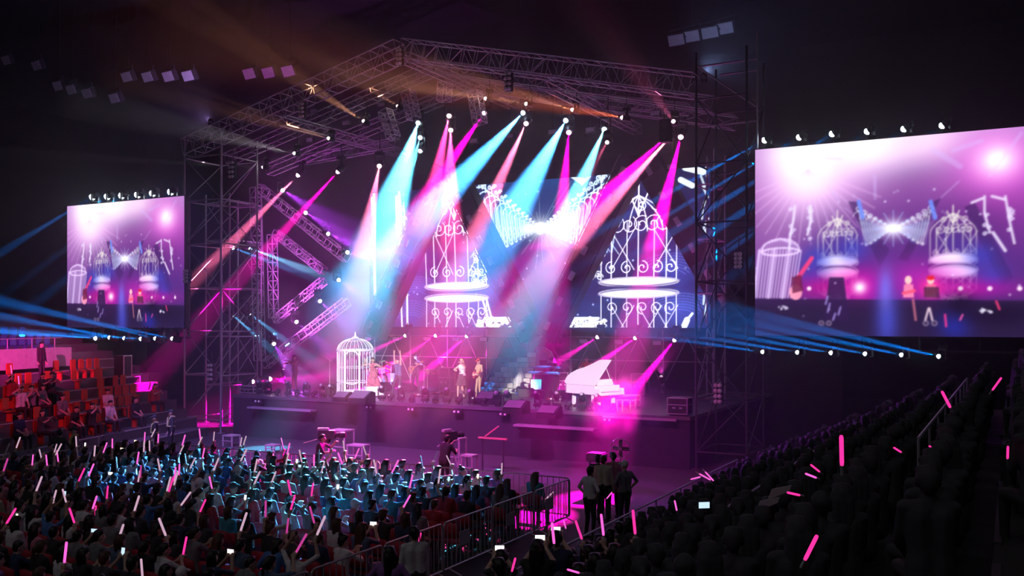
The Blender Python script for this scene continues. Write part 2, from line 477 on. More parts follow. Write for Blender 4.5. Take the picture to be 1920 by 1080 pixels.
# small fountains along the foot of the picture
for x0, x1 in ((895, 968), (1065, 1135)):
    for k in range(46):
        x = rs.uniform(x0, x1); h = rs.uniform(0, 22) * (1 - abs((x - (x0 + x1) / 2) / (x1 - x0)) * .6)
        q = S(x, 618 - h); cv.scroll(q, .12, (250, 252, 255), .045, 1, 1.2, .9)
    cv.seg(S(x0, 617), S(x1, 617), .09, (255, 255, 255))
    xm = (x0 + x1) / 2; cv.seg(S(xm - 22, 597), S(xm + 22, 597), .14, (245, 250, 255))
for p, q in (((915, 595), (905, 562)), ((922, 598), (912, 560))): cv.seg(S(*p), S(*q), .12, (245, 250, 255), .9)
# tall slivers at the far left, streaks at the far right
for pts, wd in (([(701, 362), (703, 420), (702, 480), (703, 552)], .16), ([(698, 372), (700, 400)], .2), ([(748, 358), (752, 400), (750, 440), (748, 462)], .14), ([(744, 370), (746, 440)], .22), ([(757, 380), (759, 430)], .08),
               ([(752, 560), (754, 614)], .1), ([(763, 535), (764, 614)], .12)):
    cv.poly([S(*p) for p in pts], wd, (248, 250, 255), .95)
for k in range(8): cv.scroll(S(rs.uniform(744, 757), rs.uniform(370, 455)), .2, (250, 252, 255), .04, 1, 1.3)
for p, q, wd in (((1276, 337), (1298, 348), .26), ((1285, 314), (1318, 322), .3), ((1280, 618), (1288, 600), .28), ((1288, 600), (1298, 588), .12)): cv.seg(S(*p), S(*q), wd, (240, 252, 255))
for k in range(14): cv.seg(S(1318 + rs.uniform(-4, 10), 310 + k * 20), S(1318 + rs.uniform(-4, 10), 330 + k * 20), .1, (225, 240, 250), .9)
for k in range(90):
    q = (rs.uniform(0, LW), rs.uniform(0, LH)); cv.disc(q, .05, .05, (200, 215, 255), rs.uniform(.4, 1))
cv.bloom(0, 10, .35, 200)

led_m = led_material('led_centre_picture', 1.35)
t = thing('video_wall', 'wide centre video wall showing wrought iron bird cages, behind the zigzag trusses', 'video screen', (L_BL.x, LY, L_BL.z))
o = link('screen', led_mesh('screen', cv, led_m), t); o['label'] = 'lit picture of white iron cages and a star'
MB().box((-.06, .03, -.06), (LW + .06, .25, LH + .06)).build('cabinet', M_BLACK, t)
for i in range(9): MB().box((LW * i / 8 - .03, .25, -.05), (LW * i / 8 + .03, .4, LH + .05)).build('rear_rail', M_DARKSTEEL, t)

# ---- side screens, both showing the same camera picture
SYP = 30.7
R_BL = P(1416, 629, SYP); RTL = P(1416, 281, SYP)
SW, SH = 8.2, RTL.z - R_BL.z
cv = Canvas(SW, SH, 400, 296)
def S(px, py):
    v = P(px, py, SYP); return (v.x - R_BL.x, v.z - R_BL.z)
cv.grad([(0, (52, 40, 88)), (.9, (48, 34, 74)), (1.05, (88, 46, 128)), (2.3, (92, 48, 138)), (3.6, (118, 62, 150)), (4.6, (176, 104, 190)), (SH, (196, 150, 212))])
cv.blob(S(1440, 420), 1.2, 2.2, (190, 120, 200), .55); cv.blob(S(1700, 330), 1.0, 1.2, (120, 60, 150), .6); cv.blob(S(1890, 370), 1.6, 1.3, (190, 60, 190), .6)
cv.blob(S(1820, 440), 1.4, 1.2, (86, 42, 120), .6)
for x, y, rx, ry, c, a in ((1515, 318, 1.35, 1.5, (250, 190, 250), .8), (1515, 315, 1.15, 1.25, (262, 258, 262), 1), (1625, 268, 1.7, 1.0, (255, 225, 255), .9), (1620, 266, 1.4, .85, (258, 255, 258), .95),
                           (1740, 262, 1.2, .7, (255, 230, 250), .8), (1868, 305, .95, .9, (255, 120, 240), .9), (1870, 300, .55, .5, (255, 255, 255), 1), (1500, 285, 1.0, .6, (255, 255, 255), .8)):
    cv.blob(S(x, y), rx, ry, c, a)
for k in range(16):
    an = 200 + k * 9; o = S(1515, 318); cv.seg(o, (o[0] + 2.4 * math.cos(RAD(an)), o[1] + 2.4 * math.sin(RAD(an))), .05, (255, 215, 255), .3)
for p, q, wd in (((1748, 280), (1800, 312), .2), ((1788, 282), (1840, 264), .16), ((1855, 330), (1915, 250), .12), ((1545, 296), (1578, 298), .1), ((1553, 350), (1572, 374), .1), ((1585, 390), (1596, 400), .06), ((1640, 330), (1641, 372), .12), ((1765, 370), (1798, 340), .06)):
    cv.seg(S(*p), S(*q), wd * .8, (222, 200, 250), .34)
# dark zigzag frames
for pts in ([(1590, 378), (1606, 378), (1668, 470), (1650, 500)], [(1748, 378), (1764, 372), (1702, 490), (1684, 486)], [(1808, 388), (1828, 380), (1900, 520), (1880, 540)]):
    cv.fill([S(*p) for p in pts], (70, 36, 102), .65)
st2 = S(1675, 428)
for sd in (-1, 1):
    tp = S(1610 if sd < 0 else 1745, 378); bt = S(1640 if sd < 0 else 1712, 458)
    cv.fill([(st2[0] + sd * .1, st2[1]), bt, (bt[0] + sd * .3, bt[1] + .3), (tp[0], tp[1] - .5)], (96, 96, 190), .5)
    for i in range(15):
        e = (1 - i / 15) ** 1.3; x = tp[0] * e + st2[0] * (1 - e); c = (238, 242, 252)
        yt = st2[1] + (tp[1] - st2[1] - .28) * e; yb = st2[1] + (bt[1] - st2[1]) * min(1, e * 1.1)
        xb = x - sd * .22 * e
        cv.seg((x, yt), (xb, yb), .03, c, .8)
        cv.seg((x - .06 * e, (yt * .7 + yb * .3)), (xb + .08 * e, yb), .02, c, .5); cv.seg((x + .08 * e, (yt * .7 + yb * .3)), (xb - .06 * e, yb), .02, c, .5)
        if i % 2 == 0:
            cv.scroll((x, yt + .07 * e), .09 * e + .01, c, .022, sd, 1.2); cv.arc((x, yt - .2 * e), .16 * e + .01, 0, 180, .022, c, .8, n=8); cv.disc((xb, yb), .035 * e + .015, .035 * e + .015, (250, 250, 255), .8)
    cv.seg(tp, (tp[0] + .12, tp[1] - .5), .12, (120, 150, 250), .9)
for k in range(12):
    an = k * 30; cv.seg(st2, (st2[0] + .55 * math.cos(RAD(an)), st2[1] + .55 * math.sin(RAD(an))), .03, (170, 190, 255), .7)
cv.blob(st2, .34, .26, (262, 262, 265), 1)
for (x, hw, yb, yt) in ((1570, 37, 492, 395), (1787, 44, 488, 385)):
    o, o2, tp, ob = S(x, yb), S(x + hw, yb), S(x, yt), S(x, yb + 19)
    cv.blob((o[0], o[1] + .4), .6, .6, (70, 60, 170), .5)
    iron_cage(cv, o[0], o2[0] - o[0], o[1], tp[1], c=(240, 236, 230), k=.62)
    cv.seg(S(x - hw, yb + 10), S(x + hw, yb + 10), .1, (50, 30, 90), .8)
    iron_cage(cv, o[0], o2[0] - o[0], ob[1], ob[1] + (tp[1] - o[1]) * .62, flip=True, c=(215, 205, 225), k=.6)
for x, y in ((1530, 485), (1838, 480), (1858, 520), (1525, 520), (1600, 470)): cv.blob(S(x, y), .45, .4, (60, 70, 200), .7)
# pink glow behind the players
for x, y, rx, ry, c, a in ((1612, 538, .75, .55, (235, 20, 190), .95), (1540, 538, .9, .4, (200, 20, 150), .8), (1725, 522, 1.1, .6, (200, 40, 190), .8), (1800, 542, 1.6, .3, (205, 20, 170), .8), (1612, 539, .2, .2, (255, 255, 255), 1), (1745, 540, .3, .3, (255, 60, 170), .9)):
    cv.blob(S(x, y), rx, ry, c, a)
for x in (1801, 1856, 1912, 1517): cv.disc(S(x, 541), .07, .07, (255, 230, 250))
# white bird cage on the stage, filmed from the front
for i in range(15):
    u = i / 14; a0, a1 = S(1424 + 78 * u, 470), S(1414 + 74 * u, 558); cv.seg(a0, a1, .045 if i % 5 else .1, (240, 215, 255), .85)
    cv.poly([S(1424 + 78 * u, 470), S(1433 + 58 * u, 458 - 6 * math.sin(u * 3.14)), S(1463, 447)], .03, (235, 205, 250), .7)
cv.arc(S(1463, 472), 39 * .0153, 0, 360, .06, (245, 225, 255), .9, ry=.12)
cv.arc(S(1463, 470), 39 * .0153, 0, 180, .05, (245, 225, 255), .8, ry=.38)
for pts, wd in (([(1490, 386), (1488, 410), (1482, 440), (1480, 468)], .08), ([(1520, 386), (1521, 410), (1514, 440)], .08), ([(1846, 368), (1846, 400), (1856, 436)], .07), ([(1885, 368), (1892, 410), (1902, 456)], .07), ([(1862, 436), (1885, 470)], .09), ([(1822, 380), (1842, 372)], .08), ([(1860, 368), (1884, 374)], .08)):
    cv.poly([S(*p) for p in pts], wd, (238, 228, 250), .9)
for k in range(22): cv.scroll(S(rs.choice((1486, 1518, 1850, 1895)) + rs.uniform(-4, 4), rs.uniform(390, 450)), .07, (235, 225, 250), .025, 1, 1.2)
# dark crowd edge and the figures
cv.fill([S(1416, 560), S(1960, 564), S(1960, 632), S(1416, 632)], (42, 28, 66), .8)
cv.blob(S(1663, 600), .35, 1.1, (74, 80, 210), .85); cv.blob(S(1660, 540), .2, .6, (130, 120, 235), .8); cv.blob(S(1790, 610), .45, .45, (40, 50, 180), .8); cv.blob(S(1800, 570), .4, .3, (24, 14, 44), .8); cv.blob(S(1870, 590), 1.0, .35, (30, 18, 48), .8)
for x, c in ((1703, (255, 150, 190)), (1745, (245, 120, 160))):
    cv.disc(S(x, 525), .1, .13, (255, 210, 210)); cv.fill([S(x - 8, 533), S(x + 9, 533), S(x + 11, 558), S(x - 10, 558)], c, .9)
    cv.seg(S(x - 10, 550), S(x + 12, 545), .08, (255, 90, 130))
cv.fill([S(1745 - 13, 538), S(1745 + 15, 538), S(1762, 558), S(1733, 558)], (60, 30, 60), .7); cv.disc(S(1745, 521), .11, .07, (230, 40, 60))
cv.poly([S(1493, 555), S(1497, 520), S(1522, 484)], .14, (235, 70, 140)); cv.disc(S(1492, 548), .2, .25, (255, 170, 200), .9); cv.fill([S(1484, 520), S(1502, 515), S(1506, 545), S(1486, 550)], (110, 30, 70), .8)
cv.fill([S(1555, 520), S(1582, 520), S(1592, 600), S(1545, 600)], (52, 30, 80), .85)
for x, y, l in ((1552, 585, 16), (1562, 600, 12), (1572, 590, 14), (1548, 570, 14)): cv.seg(S(x, y), S(x + 4, y - l), .06, (170, 150, 230), .8)
for x in (1540, 1554, 1736, 1752): cv.disc(S(x, 606), .09, .09, (130, 115, 150)); cv.disc(S(x, 606), .05, .05, (70, 50, 90))
cv.seg(S(1712, 562), S(1717, 600), .07, (240, 130, 150), .7); cv.seg(S(1741, 578), S(1735, 600), .06, (230, 200, 220)); cv.seg(S(1743, 578), S(1748, 600), .06, (230, 200, 220))
cv.seg(S(1868, 565), S(1874, 580), .06, (240, 60, 120)); cv.seg(S(1774, 612), S(1772, 590), .06, (240, 60, 150)); cv.seg(S(1800, 600), S(1805, 590), .05, (250, 90, 170))
for k in range(12): q = S(1838 + rs.uniform(0, 22), 578 + rs.uniform(0, 9)); cv.disc(q, .03, .03, (240, 235, 255)); q = S(1460 + rs.uniform(0, 18), 574 + rs.uniform(0, 6)); cv.disc(q, .03, .03, (215, 205, 235))
for k in range(40): cv.disc((rs.uniform(0, SW), rs.uniform(.5, SH * .8)), .035, .035, (235, 215, 255), rs.uniform(.3, .9))
cv.bloom(2, 8, .35, 190)
side_m = led_material('led_side_picture', 1.05)
side_me = led_mesh('screen', cv, side_m)
def side_screen(x, z, label, tz):
    t = thing('side_screen', label, 'video screen', (x, SYP, z))
    o = link('screen', side_me, t); o['label'] = 'lit close-up picture of the stage in purple haze'
    MB().box((-.04, .03, -.04), (SW + .04, .22, SH + .04)).build('cabinet', M_BLACK, t)
    for i in range(6): MB().box((SW * i / 5 - .03, .22, -.5), (SW * i / 5 + .03, .34, SH - .02)).build('rear_rail', M_DARKSTEEL, t)
    MB().bar((-.1, .5, SH + tz), (SW + .1, .5, SH + tz), .3, .06).build('lamp_shelf', M_DARKSTEEL, t)
    MB().bar((-.1, .28, -.45), (SW + .1, .28, -.45), .08, .08).build('bottom_bar', M_DARKSTEEL, t)
    return t
side_screen(R_BL.x, R_BL.z, 'large side video screen right of the stage tower', -.10)
L2 = P(126, 613, SYP); side_screen(L2.x, L2.z - .03, 'far side video screen left of the stage, above the stands', -.22)
# ------------------------------------------------------------------ roof, towers and trusses
EX0, EX1, EZ, RZ_ = -33.3, -9.5, 13.0, 15.85
RXC = (EX0 + EX1) / 2
def gable(Y, zoff, where, size, bay, m):
    truss('roof_truss', f'sloping aluminium roof truss, left half of the {where} gable', (EX0, Y, EZ + zoff), (RXC - .1, Y, RZ_ + zoff), size, bay, m, 'gabled roof trusses')
    truss('roof_truss', f'sloping aluminium roof truss, right half of the {where} gable', (RXC + .1, Y, RZ_ + zoff), (EX1, Y, EZ + zoff), size, bay, m, 'gabled roof trusses')
gable(30.7, 0, 'front', .75, .62, M_ALU)
gable(33.2, -.1, 'middle', .5, .8, M_STEEL)
gable(36.0, -.25, 'rear', .5, 1.0, M_STEEL)
for i, (x, z) in enumerate(((EX0 + 5.5, 13.75), (RXC, 15.6), (EX1 - 5.5, 13.75))):
    truss('purlin_truss', ('left', 'ridge', 'right')[i] + ' depthwise truss tying the roof gables together', (x, 30.9, z), (x, 40, z), .4, .8, M_STEEL, 'purlin trusses')
truss('cross_truss', 'level lighting truss under the left rear roof', P(570, 300, 37.5), P(745, 268, 37.5), .45, .7, M_STEEL)
truss('cross_truss', 'level lighting truss under the right rear roof', P(1010, 178, 37.5), P(1290, 205, 37.5), .45, .7, M_STEEL)
# short ladder trusses hanging from the roof
for i, (a, b) in enumerate((((765, 172), (776, 222)), ((722, 208), (738, 258)), ((835, 155), (832, 190)), ((890, 172), (900, 232)))):
    truss('hanging_truss', ORD[i] + ' short ladder truss hanging from the roof', P(*a, 33.2), P(*b, 33.2), .45, .28, M_ALU, 'hanging ladder trusses')
# zigzag trusses in front of the video wall
def zig(label, a, b, wpx):
    Y = 39.3
    p, q = P(*a, Y), P(*b, Y)
    t = truss('zigzag_truss', label, p, q, 1.05, .9, M_DARKSTEEL, 'zigzag trusses before the video wall', up=(0, 1, 0), r=.03, rb=.018)
    z = (q - p).normalized(); n = z.cross(Vector((0, 1, 0))).normalized()
    mb = MB(); mb.bar((0, .1, 0), q - p + Vector((0, .1, 0)), 1.12, .75, up=(0, 1, 0))
    mb.build('black_cover', mat('mesh_gauze', (.045, .04, .055), .8), t)
    L = (q - p).length; k = int(L / 1.15)
    for i in range(k):
        c = z * (L * (i + .5) / k)
        o = MB().bar(c + z * -.2, c + z * .2, .22, .1, up=(0, 1, 0)).build('strobe_lamp', mat('strobe_glass', (.62, .6, .66), .3), t)
        o.location = (0, -.62, 0)
    return t
zig('dark diagonal truss left of the first pictured cage', (836, 318), (700, 628), 45)
zig('dark diagonal truss between the first cage and the star', (846, 318), (1000, 632), 50)
zig('dark diagonal truss between the star and the second cage', (1188, 300), (1026, 634), 50)
zig('dark diagonal truss behind the right tower', (1212, 300), (1376, 590), 50)

# triangular trusses on the left of the stage
TY = 37.0
tri = [('tall upright truss of the outer left triangle', (479, 352), (487, 676), .42),
       ('upper slanting truss of the outer left triangle', (487, 352), (650, 484), .42),
       ('lower slanting truss of the outer left triangle', (497, 684), (650, 566), .42),
       ('upright truss of the inner left triangle', (510, 440), (513, 596), .36),
       ('upper slanting truss of the inner left triangle', (516, 436), (607, 508), .36),
       ('lower slanting truss of the inner left triangle', (516, 600), (607, 526), .36)]
for lb, a, b, s in tri:
    truss('triangle_truss', lb, P(*a, TY), P(*b, TY), s, .5, M_ALU, 'truss triangles beside the stage', up=(0, 1, 0), r=.028, rb=.02)

# scaffold towers
def scaffold(name, label, x0, x1, y0, y1, zs, m, ztop=None, z0=0):
    t = thing(name, label, 'scaffold tower', ((x0 + x1) / 2, (y0 + y1) / 2, 0))
    top = ztop or zs[-1]
    for x in (x0, x1):
        for y in (y0, y1):
            rod('upright', (x, y, z0), (x, y, top), .045, m, t)
            block('base_plate', (x, y, z0 + .02), (.25, .25, .04), m, t)
    for i, z in enumerate(zs):
        for y in (y0, y1): rod('ledger', (x0, y, z), (x1, y, z), .03, m, t)
        for x in (x0, x1): rod('ledger', (x, y0, z), (x, y1, z), .03, m, t)
        if i:
            zz = zs[i - 1]
            a, b = ((x0, x1) if i % 2 else (x1, x0))
            rod('diagonal', (a, y0, zz), (b, y0, z), .022, m, t); rod('diagonal', (b, y1, zz), (a, y1, z), .022, m, t)
            rod('diagonal', (x0, y0, zz), (x0, y1, z), .022, m, t); rod('diagonal', (x1, y0, zz), (x1, y1, z), .022, m, t)
    return t
zs = [.6, 2.6, 4.6, 6.6, 8.6, 10.6, 12.6]
xa, xb = P(346, 700, 30.9).x, P(414, 700, 30.9).x
scaffold('scaffold_tower', 'scaffold tower beside the far screen carrying the left roof end', xa, xb, 30.9, 33.2, zs, M_STEEL, 13.6)
xc = P(458, 700, 35).x
scaffold('scaffold_tower', 'inner left scaffold tower holding four blue lamps', P(414, 700, 35).x, xc, 34.0, 36.2, [1.9, 4.3, 6.7, 9.1, 11.0], M_STEEL, 11.4)
scaffold('scaffold_tower', 'right stage tower of crossed tubes beside the large side screen', -9.5, P(1400, 700, 31.0).x, 31.0, 33.4, [.6, 2.4, 4.4, 6.4, 8.4, 10.4, 12.6], M_DARKSTEEL, 14.2)
scaffold('scaffold_tower', 'rear scaffold tower behind the right end of the video wall', P(1318, 600, 38).x, P(1352, 600, 38).x, 37.0, 38.6, [2.0, 4.0, 6.2, 8.4, 10.6], M_STEEL, 12.0, SZ + .002)
# outer outrigger of the right tower
t = thing('outrigger_frame', 'dark outrigger tubes high above the side screen', 'scaffold frame', (-7.2, 31.2, 0))
a, b, c2 = P(1308, 125, 31.2), P(1420, 110, 31.2), P(1418, 200, 31.2)
for p, q in ((a, b), (a, c2), (P(1420, 60, 31.2), P(1420, 285, 31.2)), (P(1350, 140, 31.2), P(1421, 131, 31.2)), (P(1313, 238, 31.2), P(1420, 226, 31.2))): rod('tube', p, q, .03, M_STEEL, t)
# scaffold wall under and behind the video wall
t = thing('support_scaffold', 'scaffold of crossed tubes under the centre video wall', 'scaffold', ((L_BL.x + L_TR.x) / 2, 40.6, SZ))
xs_ = [L_BL.x + (LW) * i / 8 for i in range(9)]
zb, zt = SZ, L_BL.z - .1
for i, x in enumerate(xs_):
    rod('upright', (x, 40.6, zb), (x, 40.6, zt), .04, M_STEEL, t)
    if i < 8:
        x2 = xs_[i + 1]; rod('ledger', (x, 40.6, zt - .35), (x2, 40.6, zt - .35), .03, M_STEEL, t); rod('ledger', (x, 40.6, (zb + zt) / 2), (x2, 40.6, (zb + zt) / 2), .025, M_STEEL, t)
        xm = (x + x2) / 2
        rod('diagonal', (x, 40.55, zb + .3), (xm, 40.55, zt - .35), .022, M_STEEL, t); rod('diagonal', (x2, 40.55, zb + .3), (xm, 40.55, zt - .35), .022, M_STEEL, t)
bk = MB().box((SX0 - .5, 43.2, 0), (SX1 + 3, 43.35, 13.2)).build('wall_backdrop', M_CLOTH); tag(bk, 'black backdrop cloth behind the stage', None, None, 'structure')
# ------------------------------------------------------------------ haze and stage lamps
# denser box added under the roof to brighten beams near the lamps: each layer adds to the one around it
for i, (z0, den, lb) in enumerate(((-.3, HAZE_DENSITY, 'thin theatrical haze hanging over the stage and pit'), (7.6, .011, 'extra haze added under the stage roof to brighten the beams'))):
    hz = bpy.data.materials.new('stage_haze'); hz.use_nodes = True; nt = hz.node_tree; nt.nodes.clear()
    _o = nt.nodes.new('ShaderNodeOutputMaterial'); _s = nt.nodes.new('ShaderNodeVolumeScatter')
    _s.inputs['Density'].default_value = den; _s.inputs['Anisotropy'].default_value = 0.25; _s.inputs['Color'].default_value = (.96, .95, 1, 1)
    nt.links.new(_s.outputs[0], _o.inputs['Volume'])
    tag((MB().box((-72, 23.5, z0), (14, 50, 21)) if i == 0 else MB().box((-35, 28.5, z0), (-8.2, 43.1, 15.2))).build('haze', hz), lb, 'haze', None, 'stuff')

CYAN, BLUE, DEEP = (.10, .62, 1.0), (.06, .38, 1.0), (.0, .24, 1.0)
PINK, MAG, ROSE, VIO = (1.0, .05, .30), (1.0, .0, .48), (1.0, .16, .36), (.55, .05, 1.0)
AMBER, WHITE_, ORANGE = (1.0, .42, .22), (1.0, .9, .95), (1.0, .16, .04)
def lensmat(c, e=22.0):
    k = 'lens_%02d%02d%02d_%d' % (*[int(x * 99) for x in c], int(e * 10))
    t = [.55 + .45 * x for x in c]
    return emit(k, t, e)
# the moving head, built once: local -Z is the beam axis of the head
HS = 1.0
def _head():
    mb = MB(); mb.lathe([(.10, .20), (.15, .14), (.165, 0), (.16, -.12), (.145, -.20), (.15, -.22), (.145, -.24)], 12)
    for k in range(4): mb.cbox((.155 * math.cos(k * 1.57 + .78), .155 * math.sin(k * 1.57 + .78), .02), (.05, .05, .2))
    return mb.mesh('head', M_BLACK, False)
def _lens():
    return MB().lathe([(.001, -.35), (.05, -.34), (.09, -.31), (.12, -.265), (.125, -.235), (.001, -.234)], 14).mesh('lens', MATS['lens_tmp'], True)
def _yoke():
    mb = MB(); mb.box((-.24, -.06, .34), (.24, .06, .40)); mb.box((-.24, -.05, -.05), (-.19, .05, .36)); mb.box((.19, -.05, -.05), (.24, .05, .36))
    mb.tube((-.25, 0, 0), (-.16, 0, 0), .06, 8); mb.tube((.16, 0, 0), (.25, 0, 0), .06, 8)
    return mb.mesh('yoke', M_BLACK)
def _base():
    mb = MB(); mb.bevbox((-.2, -.15, .40), (.2, .15, .56), .02); mb.box((-.14, -.17, .43), (.02, -.15, .53))
    mb.tube((-.12, 0, .56), (-.12, 0, .66), .03, 6); mb.tube((.12, 0, .56), (.12, 0, .66), .03, 6)
    return mb.mesh('base', M_BLACK)
emit('lens_tmp', (1, 1, 1), 1)
ME_HEAD, ME_LENS, ME_YOKE, ME_BASE = _head(), _lens(), _yoke(), _base()
def moving_head(pos, target, c, energy, deg, label, group, upright=False, scale=1.0, on=True, blend=.75, hang=None, name='moving_head_lamp', lens_c=None, lens_s=.8, lens_e=22.0):
    pos, target = Vector(pos), Vector(target); d = (target - pos).normalized()
    t = thing(name, label, 'stage lamp', pos, 0, group)
    t.scale = (scale,) * 3
    pan = math.atan2(d.y, d.x) - math.pi / 2
    y = link('yoke', ME_YOKE, t); b = link('base', ME_BASE, t)
    y.rotation_euler = (math.pi if upright else 0, 0, pan); b.rotation_euler = (math.pi if upright else 0, 0, 0)
    h = link('head', ME_HEAD, t); h.rotation_mode = 'QUATERNION'; h.rotation_quaternion = d.to_track_quat('-Z', 'Y')
    l = link('lens', ME_LENS, h); l.material_slots[0].link = 'OBJECT'
    l.material_slots[0].material = lensmat(lens_c or c, lens_e) if on else mat('dead_lens', (.4, .4, .45), .1, 0)
    l.scale = (lens_s, lens_s, max(1.0, lens_s))
    if hang and hang > pos.z + .6 * scale: MB().tube((0, 0, .62), (0, 0, (hang - pos.z) / scale), .025, 6).build('hanger_pole', M_DARKSTEEL, t)
    if on:
        ld = bpy.data.lights.new('beam', 'SPOT'); ld.energy = energy * BEAM; ld.color = c
        ld.spot_size = RAD(deg); ld.spot_blend = blend; ld.shadow_soft_size = .03
        lo = link('beam', ld, t); lo.rotation_mode = 'QUATERNION'; lo.rotation_quaternion = d.to_track_quat('-Z', 'Y'); lo.location = d * .37 * max(1.0, lens_s)
    return t
RY_ = 36.0
def roof_z(x, off): return EZ + (RZ_ - EZ) * (1 - abs(x - RXC) / ((EX1 - EX0) / 2)) + off
K = 1e5
# px, py of the lens; pixel and height of the spot it throws; colour; energy; cone
ROOF = [
    ((785, 227), (560, 915, 1.0), CYAN, 7.5, 10, 'bright cyan beam over the centre left'),
    ((789, 254), (600, 880, 1.0), CYAN, 2.2, 7, 'thin cyan beam just under the brightest cyan lamp'),
    ((792, 275), (690, 470, None), CYAN, 1.5, 8, 'faint short cyan beam below the brightest cyan lamp'),
    ((843, 213), (700, 885, 1.0), PINK, 3.5, 7, 'pink beam slanting left, below the roof ridge'),
    ((845, 240), (838, 890, 1.0), PINK, 3.6, 8, 'pink beam falling straight down, below the roof ridge'),
    ((912, 206), (470, 845, 1.0), MAG, 4.0, 8, 'magenta beam slanting left beside the roof ridge'),
    ((985, 207), (345, 885, 1.0), BLUE, 9, 10, 'wide blue beam slanting far left over the star'),
    ((989, 226), (700, 860, 1.0), ROSE, 4.5, 7, 'rose beam above the left half of the star picture'),
    ((1063, 222), (660, 930, 1.0), BLUE, 7.5, 10, 'blue beam above the middle of the star picture'),
    ((1067, 243), (1010, 880, 1.0), MAG, 3.2, 7, 'narrow magenta beam falling almost straight above the star'),
    ((1135, 238), (850, 908, 1.0), CYAN, 5.2, 8, 'pale blue beam above the right half of the star picture'),
    ((1250, 256), (600, 860, 1.0), MAG, 4.5, 9, 'magenta beam slanting left beside the hanging loudspeaker'),
    ((1259, 254), (700, 870, 1.0), ROSE, 6.0, 7, 'rose beam slanting left beside the hanging loudspeaker'),
    ((1278, 250), (1128, 860, 1.0), MAG, 5.5, 8, 'magenta beam dropping steeply at the right roof end'),
    ((712, 307), (610, 850, 1.0), ROSE, 2.6, 8, 'rose beam dropping steeply left of the video wall'),
    ((640, 315), (430, 545, None), MAG, 4.5, 8, 'magenta beam slanting left over the truss triangles'),
    ((565, 322), (430, 460, None), ROSE, 4.5, 7, 'rose beam at the upper corner of the truss triangle'),
]
for (a, b, c, e, dg, lb) in ROOF:
    p = P(*a, RY_)
    tgt = PZ(b[0], b[1], b[2]) if b[2] else P(b[0], b[1], RY_ - 3)
    moving_head(p, tgt, c, e * K * 1.6, dg, 'roof lamp throwing a ' + lb, 'lamps hung under the stage roof', scale=1.0, hang=roof_z(p.x, -.25))
# amber lamps aimed up and back
UP = [((752, 203), (600, 108), AMBER, .3, 14, 'amber beam up to the left through the roof'), ((688, 231), (640, 200), AMBER, .5, 14, 'short dusky beam up to the left'), ((622, 261), (585, 250), AMBER, .25, 12, 'weak beam to the left under the left roof slope'),
      ((558, 289), (520, 280), WHITE_, .2, 12, 'weak pale beam at the far left of the rear truss'), ((1175, 222), (1080, 205), ORANGE, .7, 16, 'orange beam to the left under the right roof slope'), ((918, 186), (860, 176), AMBER, .4, 13, 'dusky beam to the left near the ridge'),
      ((994, 196), (940, 186), AMBER, .3, 13, 'dusky beam beside the blue lamp'), ((1081, 208), (1020, 190), AMBER, .35, 13, 'dusky beam above the magenta lamp'), ((1265, 231), (1250, 210), ROSE, .08, 13, 'short rosy beam above the hanging loudspeaker'),
      ((500, 314), (400, 308), WHITE_, .5, 4, 'thin white beam level to the left of the roof'), ((1140, 264), (1128, 285), ROSE, .3, 8, 'tiny rose beam beside the pale blue lamp')]
for (a, b, c, e, dg, lb) in UP:
    moving_head(P(*a, 33.2), P(*b, 32.2), c, e * K * .6, dg, 'roof lamp throwing an ' .replace('an ', 'a ') + lb if not lb.startswith(('amber', 'orange')) else 'roof lamp throwing an ' + lb, 'lamps hung under the stage roof', scale=.7, hang=roof_z(P(*a, 33.2).x, -.1))
# pairs on the inner left tower
for i, (a, b, c, e) in enumerate((((427, 461), (640, 540), BLUE, 1.6), ((457, 461), (640, 530), (.18, .6, 1), 4.0), ((430, 585), (560, 700), (.12, .5, 1), 3.0), ((461, 583), (590, 680), (.12, .5, 1), 2.8))):
    moving_head(P(*a, 34.2), P(*b, 39.5), c, e * K, 9, f'{("outer", "inner")[i % 2]} lamp of the {("upper", "lower")[i // 2]} blue pair on the left tower', 'blue lamps on the left tower')
# dots along the outer triangle
for i, (a, b) in enumerate((((527, 355), (600, 400)), ((570, 397), (640, 440)), ((612, 437), (690, 470)), ((648, 473), (720, 480)), ((632, 523), (700, 570)), ((597, 562), (660, 620)), ((553, 601), (620, 660)), ((512, 642), (540, 690)))):
    moving_head(P(*a, TY - .5), P(*b, TY - 2.5), VIO, .4 * K, 12, f'{ORD[i]} violet lamp from the top along the truss triangle', 'violet lamps along the truss triangle', scale=.9, lens_c=(.95, .75, 1))
# magenta row under the video wall
for i, (a, b, e) in enumerate((((712, 628), (640, 660), .9), ((767, 626), (690, 662), 1.6), ((823, 625), (760, 668), 1.3), ((881, 625), (790, 705), 3.6), ((1058, 627), (985, 655), 1.2), ((1127, 628), (1060, 670), 1.6), ((1198, 629), (1110, 690), 3.0), ((1270, 631), (1195, 725), 5.0))):
    moving_head(P(*a, 39.6), P(*b, 38.2), (1, .0, .52), e * K * 1.6, 12, f'{ORD[i]} magenta lamp from the left in the row under the video wall', 'magenta lamps under the video wall', scale=.85)
